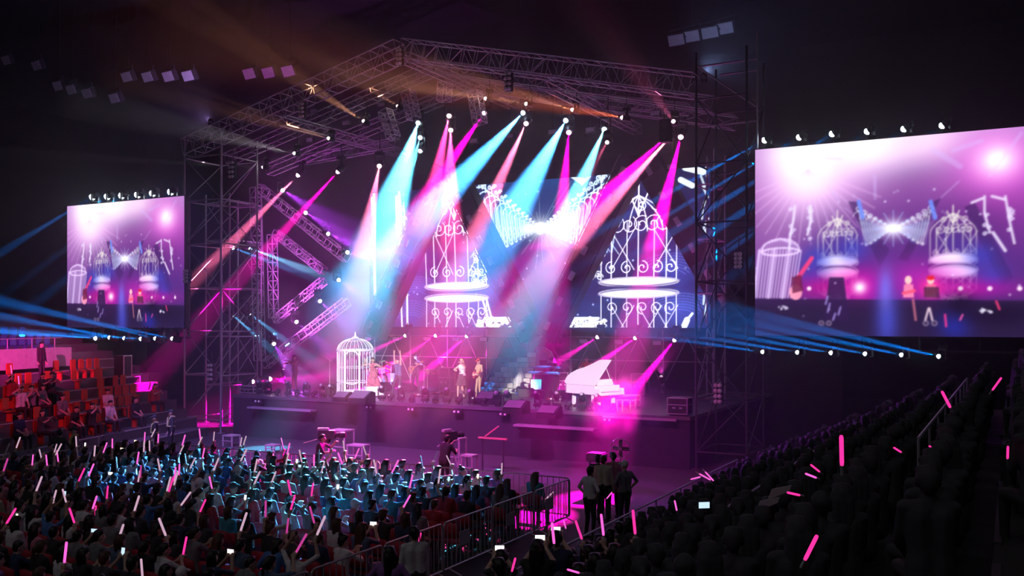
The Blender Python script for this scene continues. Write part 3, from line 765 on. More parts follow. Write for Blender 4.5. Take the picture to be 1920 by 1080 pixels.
# blue rows above and below the side screens
for i, a in enumerate(((179, 366), (207, 365), (234, 363), (264, 361), (292, 358), (326, 355))):
    moving_head(P(*a, 31.2), P(a[0] - 330, a[1] + 200 + 14 * i, 33.5), DEEP, 6 * K, 3.5, f'{ORD[i]} blue lamp from the left above the far side screen', 'blue lamps above the far screen', scale=.9, lens_s=1.35, lens_c=(.3, .75, 1), upright=True)
for i, a in enumerate(((187, 635), (215, 635), (243, 636), (274, 636), (301, 637), (333, 637))):
    moving_head(P(*a, 30.3), P(a[0] - 400, a[1] - 100 + 16 * (i % 4), 24.5) if i % 3 else Vector((-39.2, 25.6 + i * .3, 4.6)), DEEP, (5.5 if i % 3 else 8) * K, 4.5, f'{ORD[i]} blue lamp from the left below the far side screen', 'blue lamps below the far screen', scale=.9, lens_c=(.3, .75, 1))
for i, a in enumerate(((1443, 258), (1508, 252), (1570, 245), (1636, 240), (1705, 235), (1777, 228))):
    moving_head(P(*a, 31.2), P(a[0] - 420, a[1] + 230 + 14 * i, 34), DEEP, 6 * K, 3.5, f'{ORD[i]} blue lamp from the left above the large side screen', 'blue lamps above the large screen', scale=.62, lens_s=1.3, lens_c=(.3, .75, 1), upright=True)
for i, a in enumerate(((1438, 661), (1503, 662), (1566, 663), (1630, 665), (1698, 667), (1768, 670))):
    moving_head(P(*a, 30.3), P(a[0] - 480, a[1] - 70 - 8 * i, 24.5), DEEP, 3.5 * K, 4, f'{ORD[i]} blue lamp from the left below the large side screen', 'blue lamps below the large screen', scale=.62, lens_c=(.3, .75, 1))
# magenta floor lamps at the left of the stage
for i, (a, b) in enumerate((((462, 716), (700, 706)), ((495, 711), (720, 704)))):
    p = P(*a, 33.5 + i); moving_head(p, P(*b, 38.0), (1, 0, .5), 1.0 * K, 16, ('outer', 'inner')[i] + ' magenta lamp standing on the left end of the stage', 'magenta floor lamps', upright=True, scale=1.1)

# violet fill lamps added on the stage floor to tint trusses and haze
for i, (x, y, c) in enumerate(((530, 728, (.75, .08, .8)), (830, 722, (.8, .06, .6)), (1240, 745, (.9, .04, .6)))):
    p = PZ(x, y, SZ); p.z = SZ + .72; moving_head(p, p + (Vector((-.3, 2.2, 6)) if i == 0 else Vector((.1, -.6, 3))), c, (.16, .04, .04)[i] * K, (75, 95, 95)[i], ('left', 'middle', 'right')[i] + ' added violet fill lamp on the stage floor pointing up', 'added violet fill lamps', upright=True, scale=.7, blend=1.0, lens_e=.8)

# unseen wash lamps added over the audience to tint pit, barriers and stage front
for i, (x, c, e) in enumerate(((-26, (.42, .22, 1), .44), (-21.5, (.8, .14, .9), .62), (-17, (.85, .1, .85), .62), (-12.5, (1, .05, .6), .26))):
    p = Vector((x, 17, 16.2)); moving_head(p, (x - .6, 27.5, 1.0), c, e * K, 40, f'{ORD[i]} added wash lamp from the left, out of view over the audience', 'added wash lamps over the audience', scale=.8, blend=1.0, hang=17.2)
truss('added_truss', 'level truss added out of view to carry the added wash lamps', (-29, 17, 17.1), (-9, 17, 17.1), .4, 1.2, M_STEEL)  # unseen truss added only to carry these wash lamps
# ------------------------------------------------------------------ people: one continuous surface per body
V = Vector
def ik(a, c, l1, l2, pole):
    a, c, pole = V(a), V(c), V(pole)
    d = c - a; L = min(max(d.length, .05), (l1 + l2) * .999); z = d.normalized(); c = a + z * L
    x = (l1 * l1 - l2 * l2 + L * L) / (2 * L); h = math.sqrt(max(0, l1 * l1 - x * x))
    u = (pole - z * pole.dot(z))
    u = u.normalized() if u.length > 1e-5 else z.orthogonal().normalized()
    return a + z * x + u * h, c
SKIN, TOP, LEGS, SHOE, EYE, LIP = range(6)
def hand(pr, w, d, nrm, thumb_side, curl=.4, m=SKIN, s=1.0):
    "palm, four unequal bent fingers and a thumb that leaves the side of the palm"
    d = d.normalized(); nrm = (nrm - d * nrm.dot(d)).normalized(); side = d.cross(nrm) * thumb_side
    for k in (-1, 0, 1): pr.append((w + side * .02 * k * s, w + d * .085 * s + side * .026 * k * s, .018 * s, .016 * s, m))
    for i, ln in enumerate((.068, .078, .074, .058)):
        b = w + d * .085 * s + side * (.032 - .021 * i) * s
        t1 = (d * math.cos(curl) + nrm * math.sin(curl)); t2 = (d * math.cos(curl * 2.3) + nrm * math.sin(curl * 2.3))
        m1 = b + t1 * ln * .5 * s; pr.append((b, m1, .0115 * s, .0105 * s, m)); pr.append((m1, m1 + t2 * ln * .5 * s, .0105 * s, .009 * s, m))
    b = w + d * .03 * s + side * .035 * s; k1 = b + (d * .6 + side * .8 + nrm * .3).normalized() * .04 * s
    pr.append((b, k1, .014 * s, .012 * s, m)); pr.append((k1, k1 + (d * .9 + nrm * .5).normalized() * .03 * s, .012 * s, .010 * s, m))
def figure(pelvis, chest, head, lw, rw, la, ra, lpole=(-.6, -.6, -.5), rpole=(.6, -.6, -.5), kpole=(0, 1, .1), lkp=None, rkp=None, sleeve='short', legs='long', female=False,
           hyaw=0, hpitch=0, bulk=1.0, lhand=None, rhand=None, toe_l=(0, 1, 0), toe_r=(0, 1, 0), twist=0, curl=.5):
    """joints in metres, facing +Y; lw/rw are wrist targets, la/ra ankle targets. Returns the capsules and the head frame"""
    pr = []; HANDS = []; pelvis, chest, head = V(pelvis), V(chest), V(head)
    fw = .9 if female else 1.0
    up = (chest - pelvis).normalized(); rot = Matrix.Rotation(twist, 3, 'Z'); rx = rot @ V((1, 0, 0)); ry = up.cross(rx) * -1
    ry = rx.cross(up) * -1 if False else up.cross(rx)
    sh = chest + up * .09
    LS, RS = sh - rx * .175 * fw * bulk, sh + rx * .175 * fw * bulk
    waist = pelvis.lerp(chest, .42)
    for s in (-1, 1):
        pr.append((chest + rx * .085 * s * fw * bulk + up * .02, waist + rx * .07 * s * fw * bulk, .108 * bulk * fw, .095 * bulk * fw, TOP))
        pr.append((waist + rx * .065 * s * bulk * fw, waist.lerp(pelvis, .75) + rx * .075 * s * bulk, .098 * bulk * fw, .112 * bulk, TOP))
        pr.append((pelvis + rx * .075 * s * bulk - up * .01, pelvis + rx * .08 * s * bulk - up * .05, .112 * bulk, .105 * bulk, LEGS))
        pr.append((sh + rx * .05 * s, (LS if s < 0 else RS) + rx * .0, .065 * bulk, .058 * bulk, TOP))
        if female: pr.append((chest + rx * .075 * s + ry * .075 - up * .01, chest + rx * .075 * s + ry * .07 - up * .03, .058, .058, TOP))
    neck = sh + up * .05
    pr.append((sh, neck + up * .0, .06, .055, TOP)); pr.append((neck, head - V((0, .01, .06)), .052, .05, SKIN))
    H = Matrix.Rotation(twist + hyaw, 3, 'Z') @ Matrix.Rotation(hpitch, 3, 'X')
    def hp(a, b, r1, r2, m): pr.append((head + H @ V(a), head + H @ V(b), r1, r2, m))
    hp((0, -.018, .012), (0, -.008, .036), .082, .08, SKIN); hp((0, .012, -.02), (0, .028, -.075), .066, .044, SKIN)
    hp((0, .085, .006), (0, .1, -.028), .010, .015, SKIN); hp((-.083, -.006, -.004), (-.084, -.006, -.03), .02, .014, SKIN); hp((.083, -.006, -.004), (.084, -.006, -.03), .02, .014, SKIN)
    for s in (-1, 1): hp((.031 * s, .073, .012), (.033 * s, .073, .012), .0095, .0095, EYE)
    hp((-.02, .073, -.056), (.02, .073, -.056), .011, .011, LIP)
    for S_, W_, pole, sg, hd in ((LS, lw, lpole, -1, lhand), (RS, rw, rpole, 1, rhand)):
        E_, W2 = ik(S_, W_, .285, .25, pole)
        m1 = SKIN if sleeve == 'none' else TOP; m2 = TOP if sleeve == 'long' else SKIN
        pr.append((S_, E_, .053 * bulk, .043 * bulk, m1)); pr.append((E_, W2, .042 * bulk, .029, m2))
        dd = (W2 - E_).normalized()
        if hd: dd = V(hd).normalized()
        HANDS.append((W2 + dd * .07, dd))
        hand(pr, W2, dd, V((-sg * .7, .3, -.3)) if abs(dd.z) < .8 else V((-sg * .2, .9, 0)), sg * -1 if dd.z < 0 else sg, curl)
    for s, A_, kp, toe in ((-1, la, lkp or kpole, toe_l), (1, ra, rkp or kpole, toe_r)):
        hip = pelvis + rx * .095 * s - up * .03
        K_, A2 = ik(hip, A_, .43, .41, kp)
        m1 = LEGS if legs in ('long', 'shorts') else SKIN; m2 = LEGS if legs == 'long' else SKIN
        pr.append((hip, K_, .088 * bulk, .06, m1)); pr.append((K_, A2, .06, .042, m2)); pr.append((pelvis + rx * .05 * s, hip, .11 * bulk, .095 * bulk, LEGS))
        tv = V(toe).normalized(); pr.append((A2 - V((0, 0, .035)) - tv * .04, A2 - V((0, 0, .05)) + tv * .15, .042, .032, SHOE)); pr.append((A2, A2 - V((0, 0, .03)), .042, .042, SHOE))
    return pr, (head, H, HANDS[0], HANDS[1])

def capsule_shell(mb, p, q, r1, r2, n=8):
    p, q = V(p), V(q); d = q - p
    z = d.normalized() if d.length > 1e-5 else V((0, 0, 1)); a = z.orthogonal().normalized(); b = z.cross(a)
    rings = [(-r1, 0, p), ] ; vs = [p - z * r1]; prof = []
    for i in range(1, 4):
        t = -math.pi / 2 + math.pi / 2 * i / 3; prof.append((p, r1 * math.cos(t), r1 * math.sin(t)))
    for i in range(0, 3):
        t = math.pi / 2 * i / 3; prof.append((q, r2 * math.cos(t), r2 * math.sin(t)))
    for o, rr, h in prof:
        for k in range(n):
            t = 2 * math.pi * k / n; vs.append(o + z * h + (a * math.cos(t) + b * math.sin(t)) * rr)
    vs.append(q + z * r2); fs = []
    for k in range(n):
        fs.append((0, 1 + (k + 1) % n, 1 + k)); e = len(vs) - 1; l = 1 + (len(prof) - 1) * n
        fs.append((e, l + k, l + (k + 1) % n))
        for i in range(len(prof) - 1):
            c = 1 + i * n; fs.append((c + k, c + (k + 1) % n, c + n + (k + 1) % n, c + n + k))
    mb.add(vs, fs)
PENDING = []
def grow(name, prims, voxel=.012, smooth=3, ratio=.5):
    "queue capsules to be fused into one skin"
    mb = MB()
    for p, q, r1, r2, m in prims: capsule_shell(mb, p, q, max(r1, voxel * .85), max(r2, voxel * .85))
    me = bpy.data.meshes.new(name + '_raw'); me.from_pydata(mb.v, [], mb.f); me.update()
    o = bpy.data.objects.new(name + '_raw', me); col.objects.link(o)
    r = o.modifiers.new('r', 'REMESH'); r.mode = 'VOXEL'; r.voxel_size = voxel; r.use_smooth_shade = True
    if smooth: s = o.modifiers.new('s', 'SMOOTH'); s.factor = .5; s.iterations = smooth
    if ratio < 1: d = o.modifiers.new('d', 'DECIMATE'); d.ratio = ratio
    out = bpy.data.meshes.new(name); PENDING.append((o, out, prims)); return out
GROWN = {}
def flush_grow(mats_n=6):
    bpy.context.view_layer.update(); dg = bpy.context.evaluated_depsgraph_get()
    for o, out, prims in PENDING:
        me = bpy.data.meshes.new_from_object(o.evaluated_get(dg)); me.name = out.name.replace('_raw', '')
        nf = len(me.polygons); c = np.zeros(nf * 3); me.polygons.foreach_get('center', c); c = c.reshape(-1, 3)
        best = np.full(nf, 1e9); mi = np.zeros(nf, np.int32)
        for p, q, r1, r2, m in prims:
            p, q = np.array(p), np.array(q); d = q - p; L2 = d @ d + 1e-12
            t = np.clip((c - p) @ d / L2, 0, 1); dist = np.linalg.norm(c - p - t[:, None] * d, axis=1) - (r1 + (r2 - r1) * t)
            if m in (EYE, LIP): dist = dist - .004
            u = dist < best; best[u] = dist[u]; mi[u] = m
        while len(me.materials): me.materials.pop()
        for i in range(mats_n): me.materials.append(MATS['person_slot'])
        me.polygons.foreach_set('material_index', mi); me.polygons.foreach_set('use_smooth', np.ones(nf, bool)); me.update()
        GROWN[out.name] = me
        old = o.data; bpy.data.objects.remove(o); bpy.data.meshes.remove(old)
    PENDING.clear()
mat('person_slot', (.2, .2, .2))
M_SKIN = mat('skin_light', (.60, .40, .31), .5, 0, .08, 20)
M_SKIN2 = mat('skin_tan', (.48, .30, .22), .5, 0, .08, 20)
M_EYE = mat('eye_dark', (.03, .02, .02), .3); M_LIP = mat('lips', (.5, .16, .16), .4)
def cloth(name, c): return mat('cloth_' + name, c, .85, 0, .25, 14)
CL = {'black': (.034, .033, .037), 'navy': (.03, .045, .11), 'white': (.72, .72, .74), 'grey': (.22, .22, .24), 'red': (.42, .03, .04), 'pink': (.62, .22, .32), 'teal': (.05, .28, .32),
      'blue': (.08, .2, .5), 'cream': (.6, .52, .4), 'purple': (.3, .12, .42), 'olive': (.14, .16, .07), 'denim': (.1, .15, .26), 'tan': (.45, .32, .2), 'charcoal': (.06, .06, .07)}
CLM = {k: cloth(k, v) for k, v in CL.items()}
HAIRC = {'black': mat('hair_black', (.012, .01, .01), .45, 0, .4, 40), 'brown': mat('hair_brown', (.07, .035, .02), .5, 0, .4, 40), 'blonde': mat('hair_blonde', (.55, .38, .18), .5, 0, .3, 40), 'white cap': mat('cap_white', (.8, .8, .8), .8), 'red cap': mat('cap_red', (.5, .04, .03), .8)}

BODY, FRAME = {}, {}
def define(key, voxel=.013, ratio=.35, **kw):
    pr, fr = figure(**kw); BODY[key] = grow('body_' + key, pr, voxel, 3, ratio).name; FRAME[key] = fr
# ---- seated spectators (hip height .50), facing +Y
def seat(key, lw, rw, lean=.02, head=(0, .06, 1.22), **kw):
    define(key, voxel=.016, ratio=.3, pelvis=(0, 0, .55), chest=(0, lean, .95), head=head, lw=lw, rw=rw, la=(-.12, .42, .09), ra=(.12, .44, .09), kpole=(0, .3, 1), **kw)
seat('sit_lap', (-.10, .30, .64), (.10, .31, .64))
seat('sit_right_up', (-.12, .3, .64), (.26, .28, 1.26), rpole=(1, -.2, -.4), rhand=(.1, .2, 1))
seat('sit_left_up', (-.27, .28, 1.28), (.12, .3, .64), lpole=(-1, -.2, -.4), lhand=(-.1, .2, 1), hyaw=.35)
seat('sit_phone', (-.07, .40, 1.13), (.07, .40, 1.13), lpole=(-.6, 0, -1), rpole=(.6, 0, -1), lhand=(.1, .3, 1), rhand=(-.1, .3, 1), hpitch=-.05)
seat('sit_clap', (-.05, .34, .98), (.05, .34, .98), lpole=(-1, 0, -.6), rpole=(1, 0, -.6), lhand=(.2, .5, 1), rhand=(-.2, .5, 1), hyaw=-.4, female=True)
seat('sit_lean', (-.3, .2, .62), (.2, .36, .66), lean=.1, head=(.02, .2, 1.19), hyaw=-.7, female=True)
seat('sit_both_up', (-.24, .2, 1.42), (.26, .22, 1.40), lpole=(-1, 0, -.3), rpole=(1, 0, -.3), lhand=(0, .1, 1), rhand=(0, .1, 1))
# ---- standing people
STD = dict(pelvis=(0, 0, .95), chest=(0, .0, 1.30), head=(0, .03, 1.575), la=(-.11, -.02, .085), ra=(.11, .02, .085))
def stand(key, voxel=.016, ratio=.3, **kw): d = dict(STD); d.update(kw); define(key, voxel=voxel, ratio=ratio, **d)
stand('stand_rest', lw=(-.25, .06, .84), rw=(.25, .06, .84), sleeve='long')
stand('stand_wave', lw=(-.25, .08, .86), rw=(.28, .26, 1.66), rpole=(1, 0, -.3), rhand=(0, .1, 1))
stand('stand_phone', lw=(-.08, .40, 1.50), rw=(.08, .40, 1.50), lpole=(-.7, 0, -1), rpole=(.7, 0, -1), lhand=(.1, .3, 1), rhand=(-.1, .3, 1))
stand('stand_hips', lw=(-.2, .05, 1.0), rw=(.2, .05, 1.0), lpole=(-1, -.3, 0), rpole=(1, -.3, 0), hyaw=.4)
stand('film', lw=(-.10, .48, 1.42), rw=(.12, .42, 1.20), lpole=(-.6, 0, -1), rpole=(.6, 0, -1), chest=(0, .06, 1.30), head=(0, .13, 1.56), bulk=1.05)
# ---- performers, finer
def star_(key, **kw): d = dict(STD); d.update(kw); define(key, voxel=.0095, ratio=.3, **d)
star_('singer', female=True, lw=(-.20, .30, 1.50), rw=(.14, .26, 1.22), lpole=(-.9, .1, -.6), rpole=(1, .1, -.5), lhand=(.75, -.3, .5), la=(-.08, -.03, .1), ra=(.22, .04, .1), legs='bare', sleeve='none', hyaw=.15, toe_r=(.3, 1, -.25), toe_l=(0, 1, -.25))
star_('guitarist', lw=(-.30, .26, 1.02), rw=(.10, .24, 1.06), lpole=(-1, -.3, -.3), rpole=(1, -.5, -.2), la=(-.10, 0, .085), ra=(.09, .12, .085), head=(0, .06, 1.57), hyaw=.3, hpitch=-.15, sleeve='long', lhand=(.2, .8, .3), rhand=(-.8, .4, -.3))
star_('arms_up', lw=(-.22, .10, 1.98), rw=(.16, .12, 2.0), lpole=(-1, .3, .1), rpole=(1, .3, .1), la=(-.30, -.02, .085), ra=(.34, .04, .085), pelvis=(0, 0, .90), chest=(0, .03, 1.26), head=(0, .06, 1.53), hpitch=.15, sleeve='none', lhand=(.1, 0, 1), rhand=(-.1, 0, 1), toe_l=(-.5, 1, 0), toe_r=(.6, 1, 0))
star_('cage_lady', female=True, lw=(-.30, .30, 1.34), rw=(.28, .10, 1.52), lpole=(-1, 0, -.5), rpole=(1, 0, -.3), legs='bare', sleeve='none', rhand=(0, .1, 1))
star_('violin', lw=(-.22, .40, 1.36), rw=(.30, .36, 1.30), lpole=(-.4, 0, -1), rpole=(1, -.2, -.2), hyaw=.5, sleeve='long', lhand=(.2, .6, .6))
star_('bassist', lw=(-.42, .26, 1.25), rw=(.14, .24, 1.0), lpole=(-1, -.3, -.6), rpole=(1, -.5, -.2), sleeve='short', la=(-.16, 0, .085), ra=(.17, .08, .085), lhand=(.1, .8, .4))
star_('keys_player', lw=(-.24, .46, 1.04), rw=(.24, .46, 1.04), lpole=(-1, -.3, -.4), rpole=(1, -.3, -.4), head=(0, .12, 1.55), hpitch=-.35, chest=(0, .05, 1.29), lhand=(0, 1, -.2), rhand=(0, 1, -.2))
define('drummer', voxel=.0125, ratio=.35, pelvis=(0, 0, .60), chest=(0, .05, .98), head=(0, .10, 1.25), lw=(-.26, .40, .98), rw=(.26, .42, 1.12), la=(-.22, .40, .09), ra=(.24, .42, .09), kpole=(0, .3, 1), lhand=(.1, 1, .2), rhand=(-.1, 1, .5))
define('pianist', voxel=.0125, ratio=.35, pelvis=(0, 0, .60), chest=(0, .06, .98), head=(0, .14, 1.24), lw=(-.24, .48, .82), rw=(.24, .48, .82), la=(-.12, .40, .09), ra=(.12, .48, .09), kpole=(0, .3, 1), lhand=(0, 1, -.1), rhand=(0, 1, -.1), sleeve='long', hpitch=-.2)

# ---- hair and headgear, in the frame of the head
def hair(key, prims, voxel=.016): BODY['h_' + key] = grow('hair_' + key, prims, voxel, 2, .35).name
CAPH = [((0, -.03, .035), (0, -.012, .052), .086, .084, 0), ((0, -.05, -.01), (0, -.045, -.04), .07, .06, 0), ((-.045, .03, .085), (.045, .03, .085), .04, .04, 0), ((-.075, -.02, .03), (-.078, -.02, -.005), .025, .018, 0), ((.075, -.02, .03), (.078, -.02, -.005), .025, .018, 0)]
hair('short', CAPH)
hair('bob', CAPH + [((s * .06, -.03, .02), (s * .075, -.02, -.12), .045, .035, 0) for s in (-1, 1)] + [((0, -.06, .0), (0, -.06, -.13), .07, .055, 0)])
hair('long', CAPH + [((s * .06, -.035, .02), (s * .07, -.05, -.16), .045, .04, 0) for s in (-1, 1)] + [((s * .05, -.07, -.02), (s * .06, -.10, -.36), .055, .04, 0) for s in (-1, 0, 1)])
hair('tail', CAPH + [((0, -.10, .03), (0, -.14, .0), .03, .035, 0), ((0, -.14, .0), (0, -.15, -.18), .035, .018, 0)])
hair('bun', CAPH + [((0, -.06, .13), (0, -.06, .14), .045, .045, 0)])
hair('cap', [((0, -.02, .05), (0, -.012, .06), .092, .086, 0), ((-.04, .09, .055), (.04, .09, .055), .03, .03, 0), ((-.035, .13, .045), (.035, .13, .045), .018, .018, 0)], .014)
hair('hat', [((0, -.015, .05), (0, -.012, .075), .09, .084, 0)] + [((.10 * math.cos(k * .5236), .11 * math.sin(k * .5236) - .01, .055), (.14 * math.cos(k * .5236), .15 * math.sin(k * .5236) - .01, .048), .022, .016, 0) for k in range(12)], .013)
flush_grow()
ME_BODY = {k: GROWN[n] for k, n in BODY.items()}
def set_mats(o, ms):
    for i, m in enumerate(ms):
        s = o.material_slots[i]; s.link = 'OBJECT'; s.material = m
def person(key, loc, rz, label, top='black', legs='black', hair_='short', hc='black', shoe='charcoal', group=None, skin=None, scale=1.0, legs_m=None, top_m=None, tilt=0):
    o = link('person', ME_BODY[key]); o.location = loc; o.rotation_euler = (0, tilt, rz); o.scale = (scale,) * 3
    sk = skin or M_SKIN
    set_mats(o, [sk, top_m or CLM[top], legs_m or CLM[legs], CLM[shoe], M_EYE, M_LIP])
    if hair_:
        for hk in (hair_ if isinstance(hair_, tuple) else (hair_,)):
            nm = {'cap': 'cap', 'hat': 'hat'}.get(hk, 'hair')
            h = link(nm, ME_BODY['h_' + hk], o); hd, H = FRAME[key][:2]
            h.location = hd; h.rotation_euler = H.to_euler()
            set_mats(h, [HAIRC[hc] if nm == 'hair' else HAIRC.get(hc + ' cap', CLM.get(hc) or HAIRC['white cap'])] * 6)
    return tag(o, label, 'person', group)
# ------------------------------------------------------------------ on the stage
def on_stage(px, py): return PZ(px, py, SZ)
M_IRON = mat('white_lacquer', (.86, .86, .88), .35, 0, .04)
# --- bird cage
def bird_cage():
    b = on_stage(666, 742); R, H = .78, 2.0
    t = thing('bird_cage', 'man-sized white bird cage with domed top standing at the stage front', 'bird cage', b)
    prof = [(R, .1), (R, H)] + [(R * math.cos(a), H + .52 * math.sin(a)) for a in [i * math.pi / 16 for i in range(1, 8)]] + [(.06, H + .52)]
    barm = MB().path([(r, 0, z) for r, z in prof], .017, 5).mesh('cage_bar', M_IRON)
    for k in range(26):
        o = link('cage_bar', barm, t); o.rotation_euler = (0, 0, 2 * math.pi * k / 26)
    ring = lambda z, r, w: MB().path([(r * math.cos(2 * math.pi * k / 36), r * math.sin(2 * math.pi * k / 36), z) for k in range(36)], w, 6, True)
    for z, r, w in ((H, R + .01, .045), (.62, R, .02), (.14, R + .02, .04), (H + .40, R * .64, .014), (1.25, R, .012)): ring(z, r, w).build('hoop', M_IRON, t)
    MB().lathe([(R + .05, 0), (R + .06, .05), (R + .04, .1), (.001, .1)], 36).build('plinth', M_IRON, t, True)
    MB().lathe([(.10, H + .5), (.08, H + .56), (.03, H + .6), (.05, H + .66), (.02, H + .7), (.035, H + .74), (.001, H + .82)], 12).build('finial', M_IRON, t, True)
    mb = MB()
    for k in range(6): mb.path([(.03 * math.cos(k * 1.047), .03 * math.sin(k * 1.047), H + .6), (.14 * math.cos(k * 1.047), .14 * math.sin(k * 1.047), H + .56), (.16 * math.cos(k * 1.047), .16 * math.sin(k * 1.047), H + .5)], .013, 5)
    mb.build('crown_scroll', M_IRON, t)
    a0 = -1.1
    for s in (-.42, .42): MB().tube((R * 1.02 * math.cos(a0 + s), R * 1.02 * math.sin(a0 + s), .1), (R * 1.02 * math.cos(a0 + s), R * 1.02 * math.sin(a0 + s), H), .04, 6).build('door_post', M_IRON, t)
    MB().path([(R * 1.03 * math.cos(a0 + .42 * math.cos(u)), R * 1.03 * math.sin(a0 + .42 * math.cos(u)), H - .38 + .36 * math.sin(u)) for u in [i * math.pi / 12 for i in range(13)]], .03, 6).build('door_arch', M_IRON, t)
    MB().path([(R * 1.03 * math.cos(a0 + .42 * math.cos(u)), R * 1.03 * math.sin(a0 + .42 * math.cos(u)), .75 - .2 * math.sin(u)) for u in [i * math.pi / 12 for i in range(13)]], .025, 6).build('door_swag', M_IRON, t)
    MB().box((-.3, -.25, .1), (.25, .2, .28)).build('inner_step', M_WHITE, t)
    return b
cage_b = bird_cage()
M_FLORAL = mat('floral_red', (.75, .16, .2), .8, 0, .9, 9)
def skirt(parent, z0, z1, r0, r1, m, name='skirt', n=28, wav=.12, y=0):
    vs = []; fs = []
    for i in range(5):
        t = i / 4
        for k in range(n):
            a = 2 * math.pi * k / n; r = (r0 + (r1 - r0) * t) * (1 + wav * t * math.sin(a * 7)); vs.append((r * math.cos(a), y + r * .85 * math.sin(a), z0 + (z1 - z0) * t))
    for i in range(4):
        for k in range(n): fs.append((i * n + k, i * n + (k + 1) % n, (i + 1) * n + (k + 1) % n, (i + 1) * n + k))
    mb = MB(); mb.add(vs, fs); mb.add([(x * .95, yy * .95, z) for x, yy, z in vs], [f[::-1] for f in fs])
    return mb.build(name, m, parent, True)
FACE = math.pi          # facing the audience
lady = person('cage_lady', on_stage(699, 743), FACE + .3, 'performer in a red flowered dress beside the white bird cage', hair_='long', hc='brown', top_m=M_FLORAL, legs_m=M_FLORAL)
skirt(lady, 1.08, .45, .17, .36, M_FLORAL, 'dress_skirt'); skirt(lady, .5, .05, .3, .5, M_WHITE, 'petticoat')
sing = person('singer', on_stage(867, 748), FACE - .25, 'blonde singer in white top and patterned dark skirt holding a microphone', 'white', 'black', 'long', 'blonde', 'black', scale=1.0)
M_PLAID = mat('dark_plaid', (.05, .04, .045), .8, 0, .9, 12)
skirt(sing, 1.06, .58, .155, .30, M_PLAID); skirt(sing, .85, .22, .2, .22, M_PLAID, 'skirt_train', wav=.25, y=-.1)
M_GUITAR = mat('guitar_red', (.35, .06, .04), .3)
def guitar(name, label, person_o, key, body_m, base, neck, size=1.0):
    "solid electric guitar in front of the body; local positions of its player"
    W = person_o.matrix_basis if False else Matrix.LocRotScale(person_o.location, person_o.rotation_euler, person_o.scale)
    b, n = V(base), V(neck); d = (n - b).normalized(); nr = V((0, 1, 0)); s = d.cross(nr).normalized(); nr = s.cross(d)
    t = thing(name, label, 'guitar', W @ b)
    t.rotation_euler = person_o.rotation_euler
    pts = []
    for k in range(20):
        a = 2 * math.pi * k / 20; r = (.20 + .035 * math.cos(2 * a) + .03 * math.cos(3 * a)) * size
        pts.append((d * math.cos(a) * r * .95 + s * math.sin(a) * r * .78))
    mb = MB(); n_ = len(pts); mb.add([p - nr * .022 for p in pts] + [p + nr * .022 for p in pts], [tuple(range(n_)), tuple(range(2 * n_ - 1, n_ - 1, -1))] + [(k, n_ + k, n_ + (k + 1) % n_, (k + 1) % n_) for k in range(n_)])
    mb.build('guitar_body', body_m, t)
    L = (n - b).length
    MB().bar(d * .12, d * L, .05, .03, up=tuple(nr)).build('neck', mat('maple', (.55, .35, .16), .4), t)
    MB().bar(d * L, d * (L + .17), .085, .025, up=tuple(nr)).build('headstock', body_m, t)
    MB().bar(d * -.1 + nr * .03, d * .08 + nr * .03, .1, .02, up=tuple(nr)).build('pickups', M_BLACK, t)
    return t
def mic(name, label, o, key, side):
    W = Matrix.LocRotScale(o.location, o.rotation_euler, o.scale); w_, d = FRAME[key][2 + side]
    t = thing(name, label, 'microphone', W @ w_); t.rotation_euler = o.rotation_euler
    dd = (FRAME[key][0] + V((0, .1, -.05)) - w_).normalized()
    MB().tube(-dd * .1, dd * .07, .014, 8, .02).build('handle', M_BLACK, t); MB().ball(dd * .1, .032, 10, 6).build('grille', mat('mic_grille', (.5, .5, .52), .3, .8), t)
mic('microphone', 'handheld microphone at the mouth of the blonde singer', sing, 'singer', 0)
gtr = person('guitarist', on_stage(899, 748), FACE - .5, 'guitar player in tan clothes and red cap beside the blonde singer', 'tan', 'tan', 'cap', 'red', 'white')
guitar('electric_guitar', 'red electric guitar held by the player in tan clothes', gtr, 'guitarist', M_GUITAR, (.08, .2, 1.02), (-.48, .3, 1.16))
up_ = person('arms_up', on_stage(747, 743), FACE - .2, 'performer in dark denim with both arms raised above the head', 'denim', 'charcoal', 'short', 'black', 'white')
vio = person('violin', on_stage(553, 734), FACE - .3, 'violinist in red standing below the truss triangles', 'red', 'red', 'long', 'black')
t = thing('violin', 'small brown violin under the chin of the left musician', 'violin', vio.location + Matrix.Rotation(FACE - .3, 3, 'Z') @ V((-.1, .26, 1.42)))
MB().lathe([(.001, -.02), (.1, -.02), (.1, .02), (.001, .02)], 14, sx=1, sy=1.6).build('violin_body', mat('violin_wood', (.3, .12, .05), .3), t); MB().bar((0, -.12, .02), (-.03, -.36, .04), .03, .02).build('violin_neck', M_BLACK, t)
bas = person('bassist', on_stage(780, 732), FACE - .25, 'bass player in black standing behind the performer with raised arms', 'black', 'black', 'short')
guitar('bass_guitar', 'long-necked bass guitar of the player behind', bas, 'bassist', mat('bass_sunburst', (.5, .3, .1), .3), (.12, .2, 1.0), (-.72, .32, 1.34), 1.05)
drm = person('drummer', on_stage(722, 722), FACE - .2, 'drummer seated behind the drum kit', 'red', 'black', 'short')
key_ = person('keys_player', on_stage(1033, 735), FACE - .1, 'keyboard player in a dark cap standing behind the keyboards', 'charcoal', 'black', 'cap', 'charcoal')
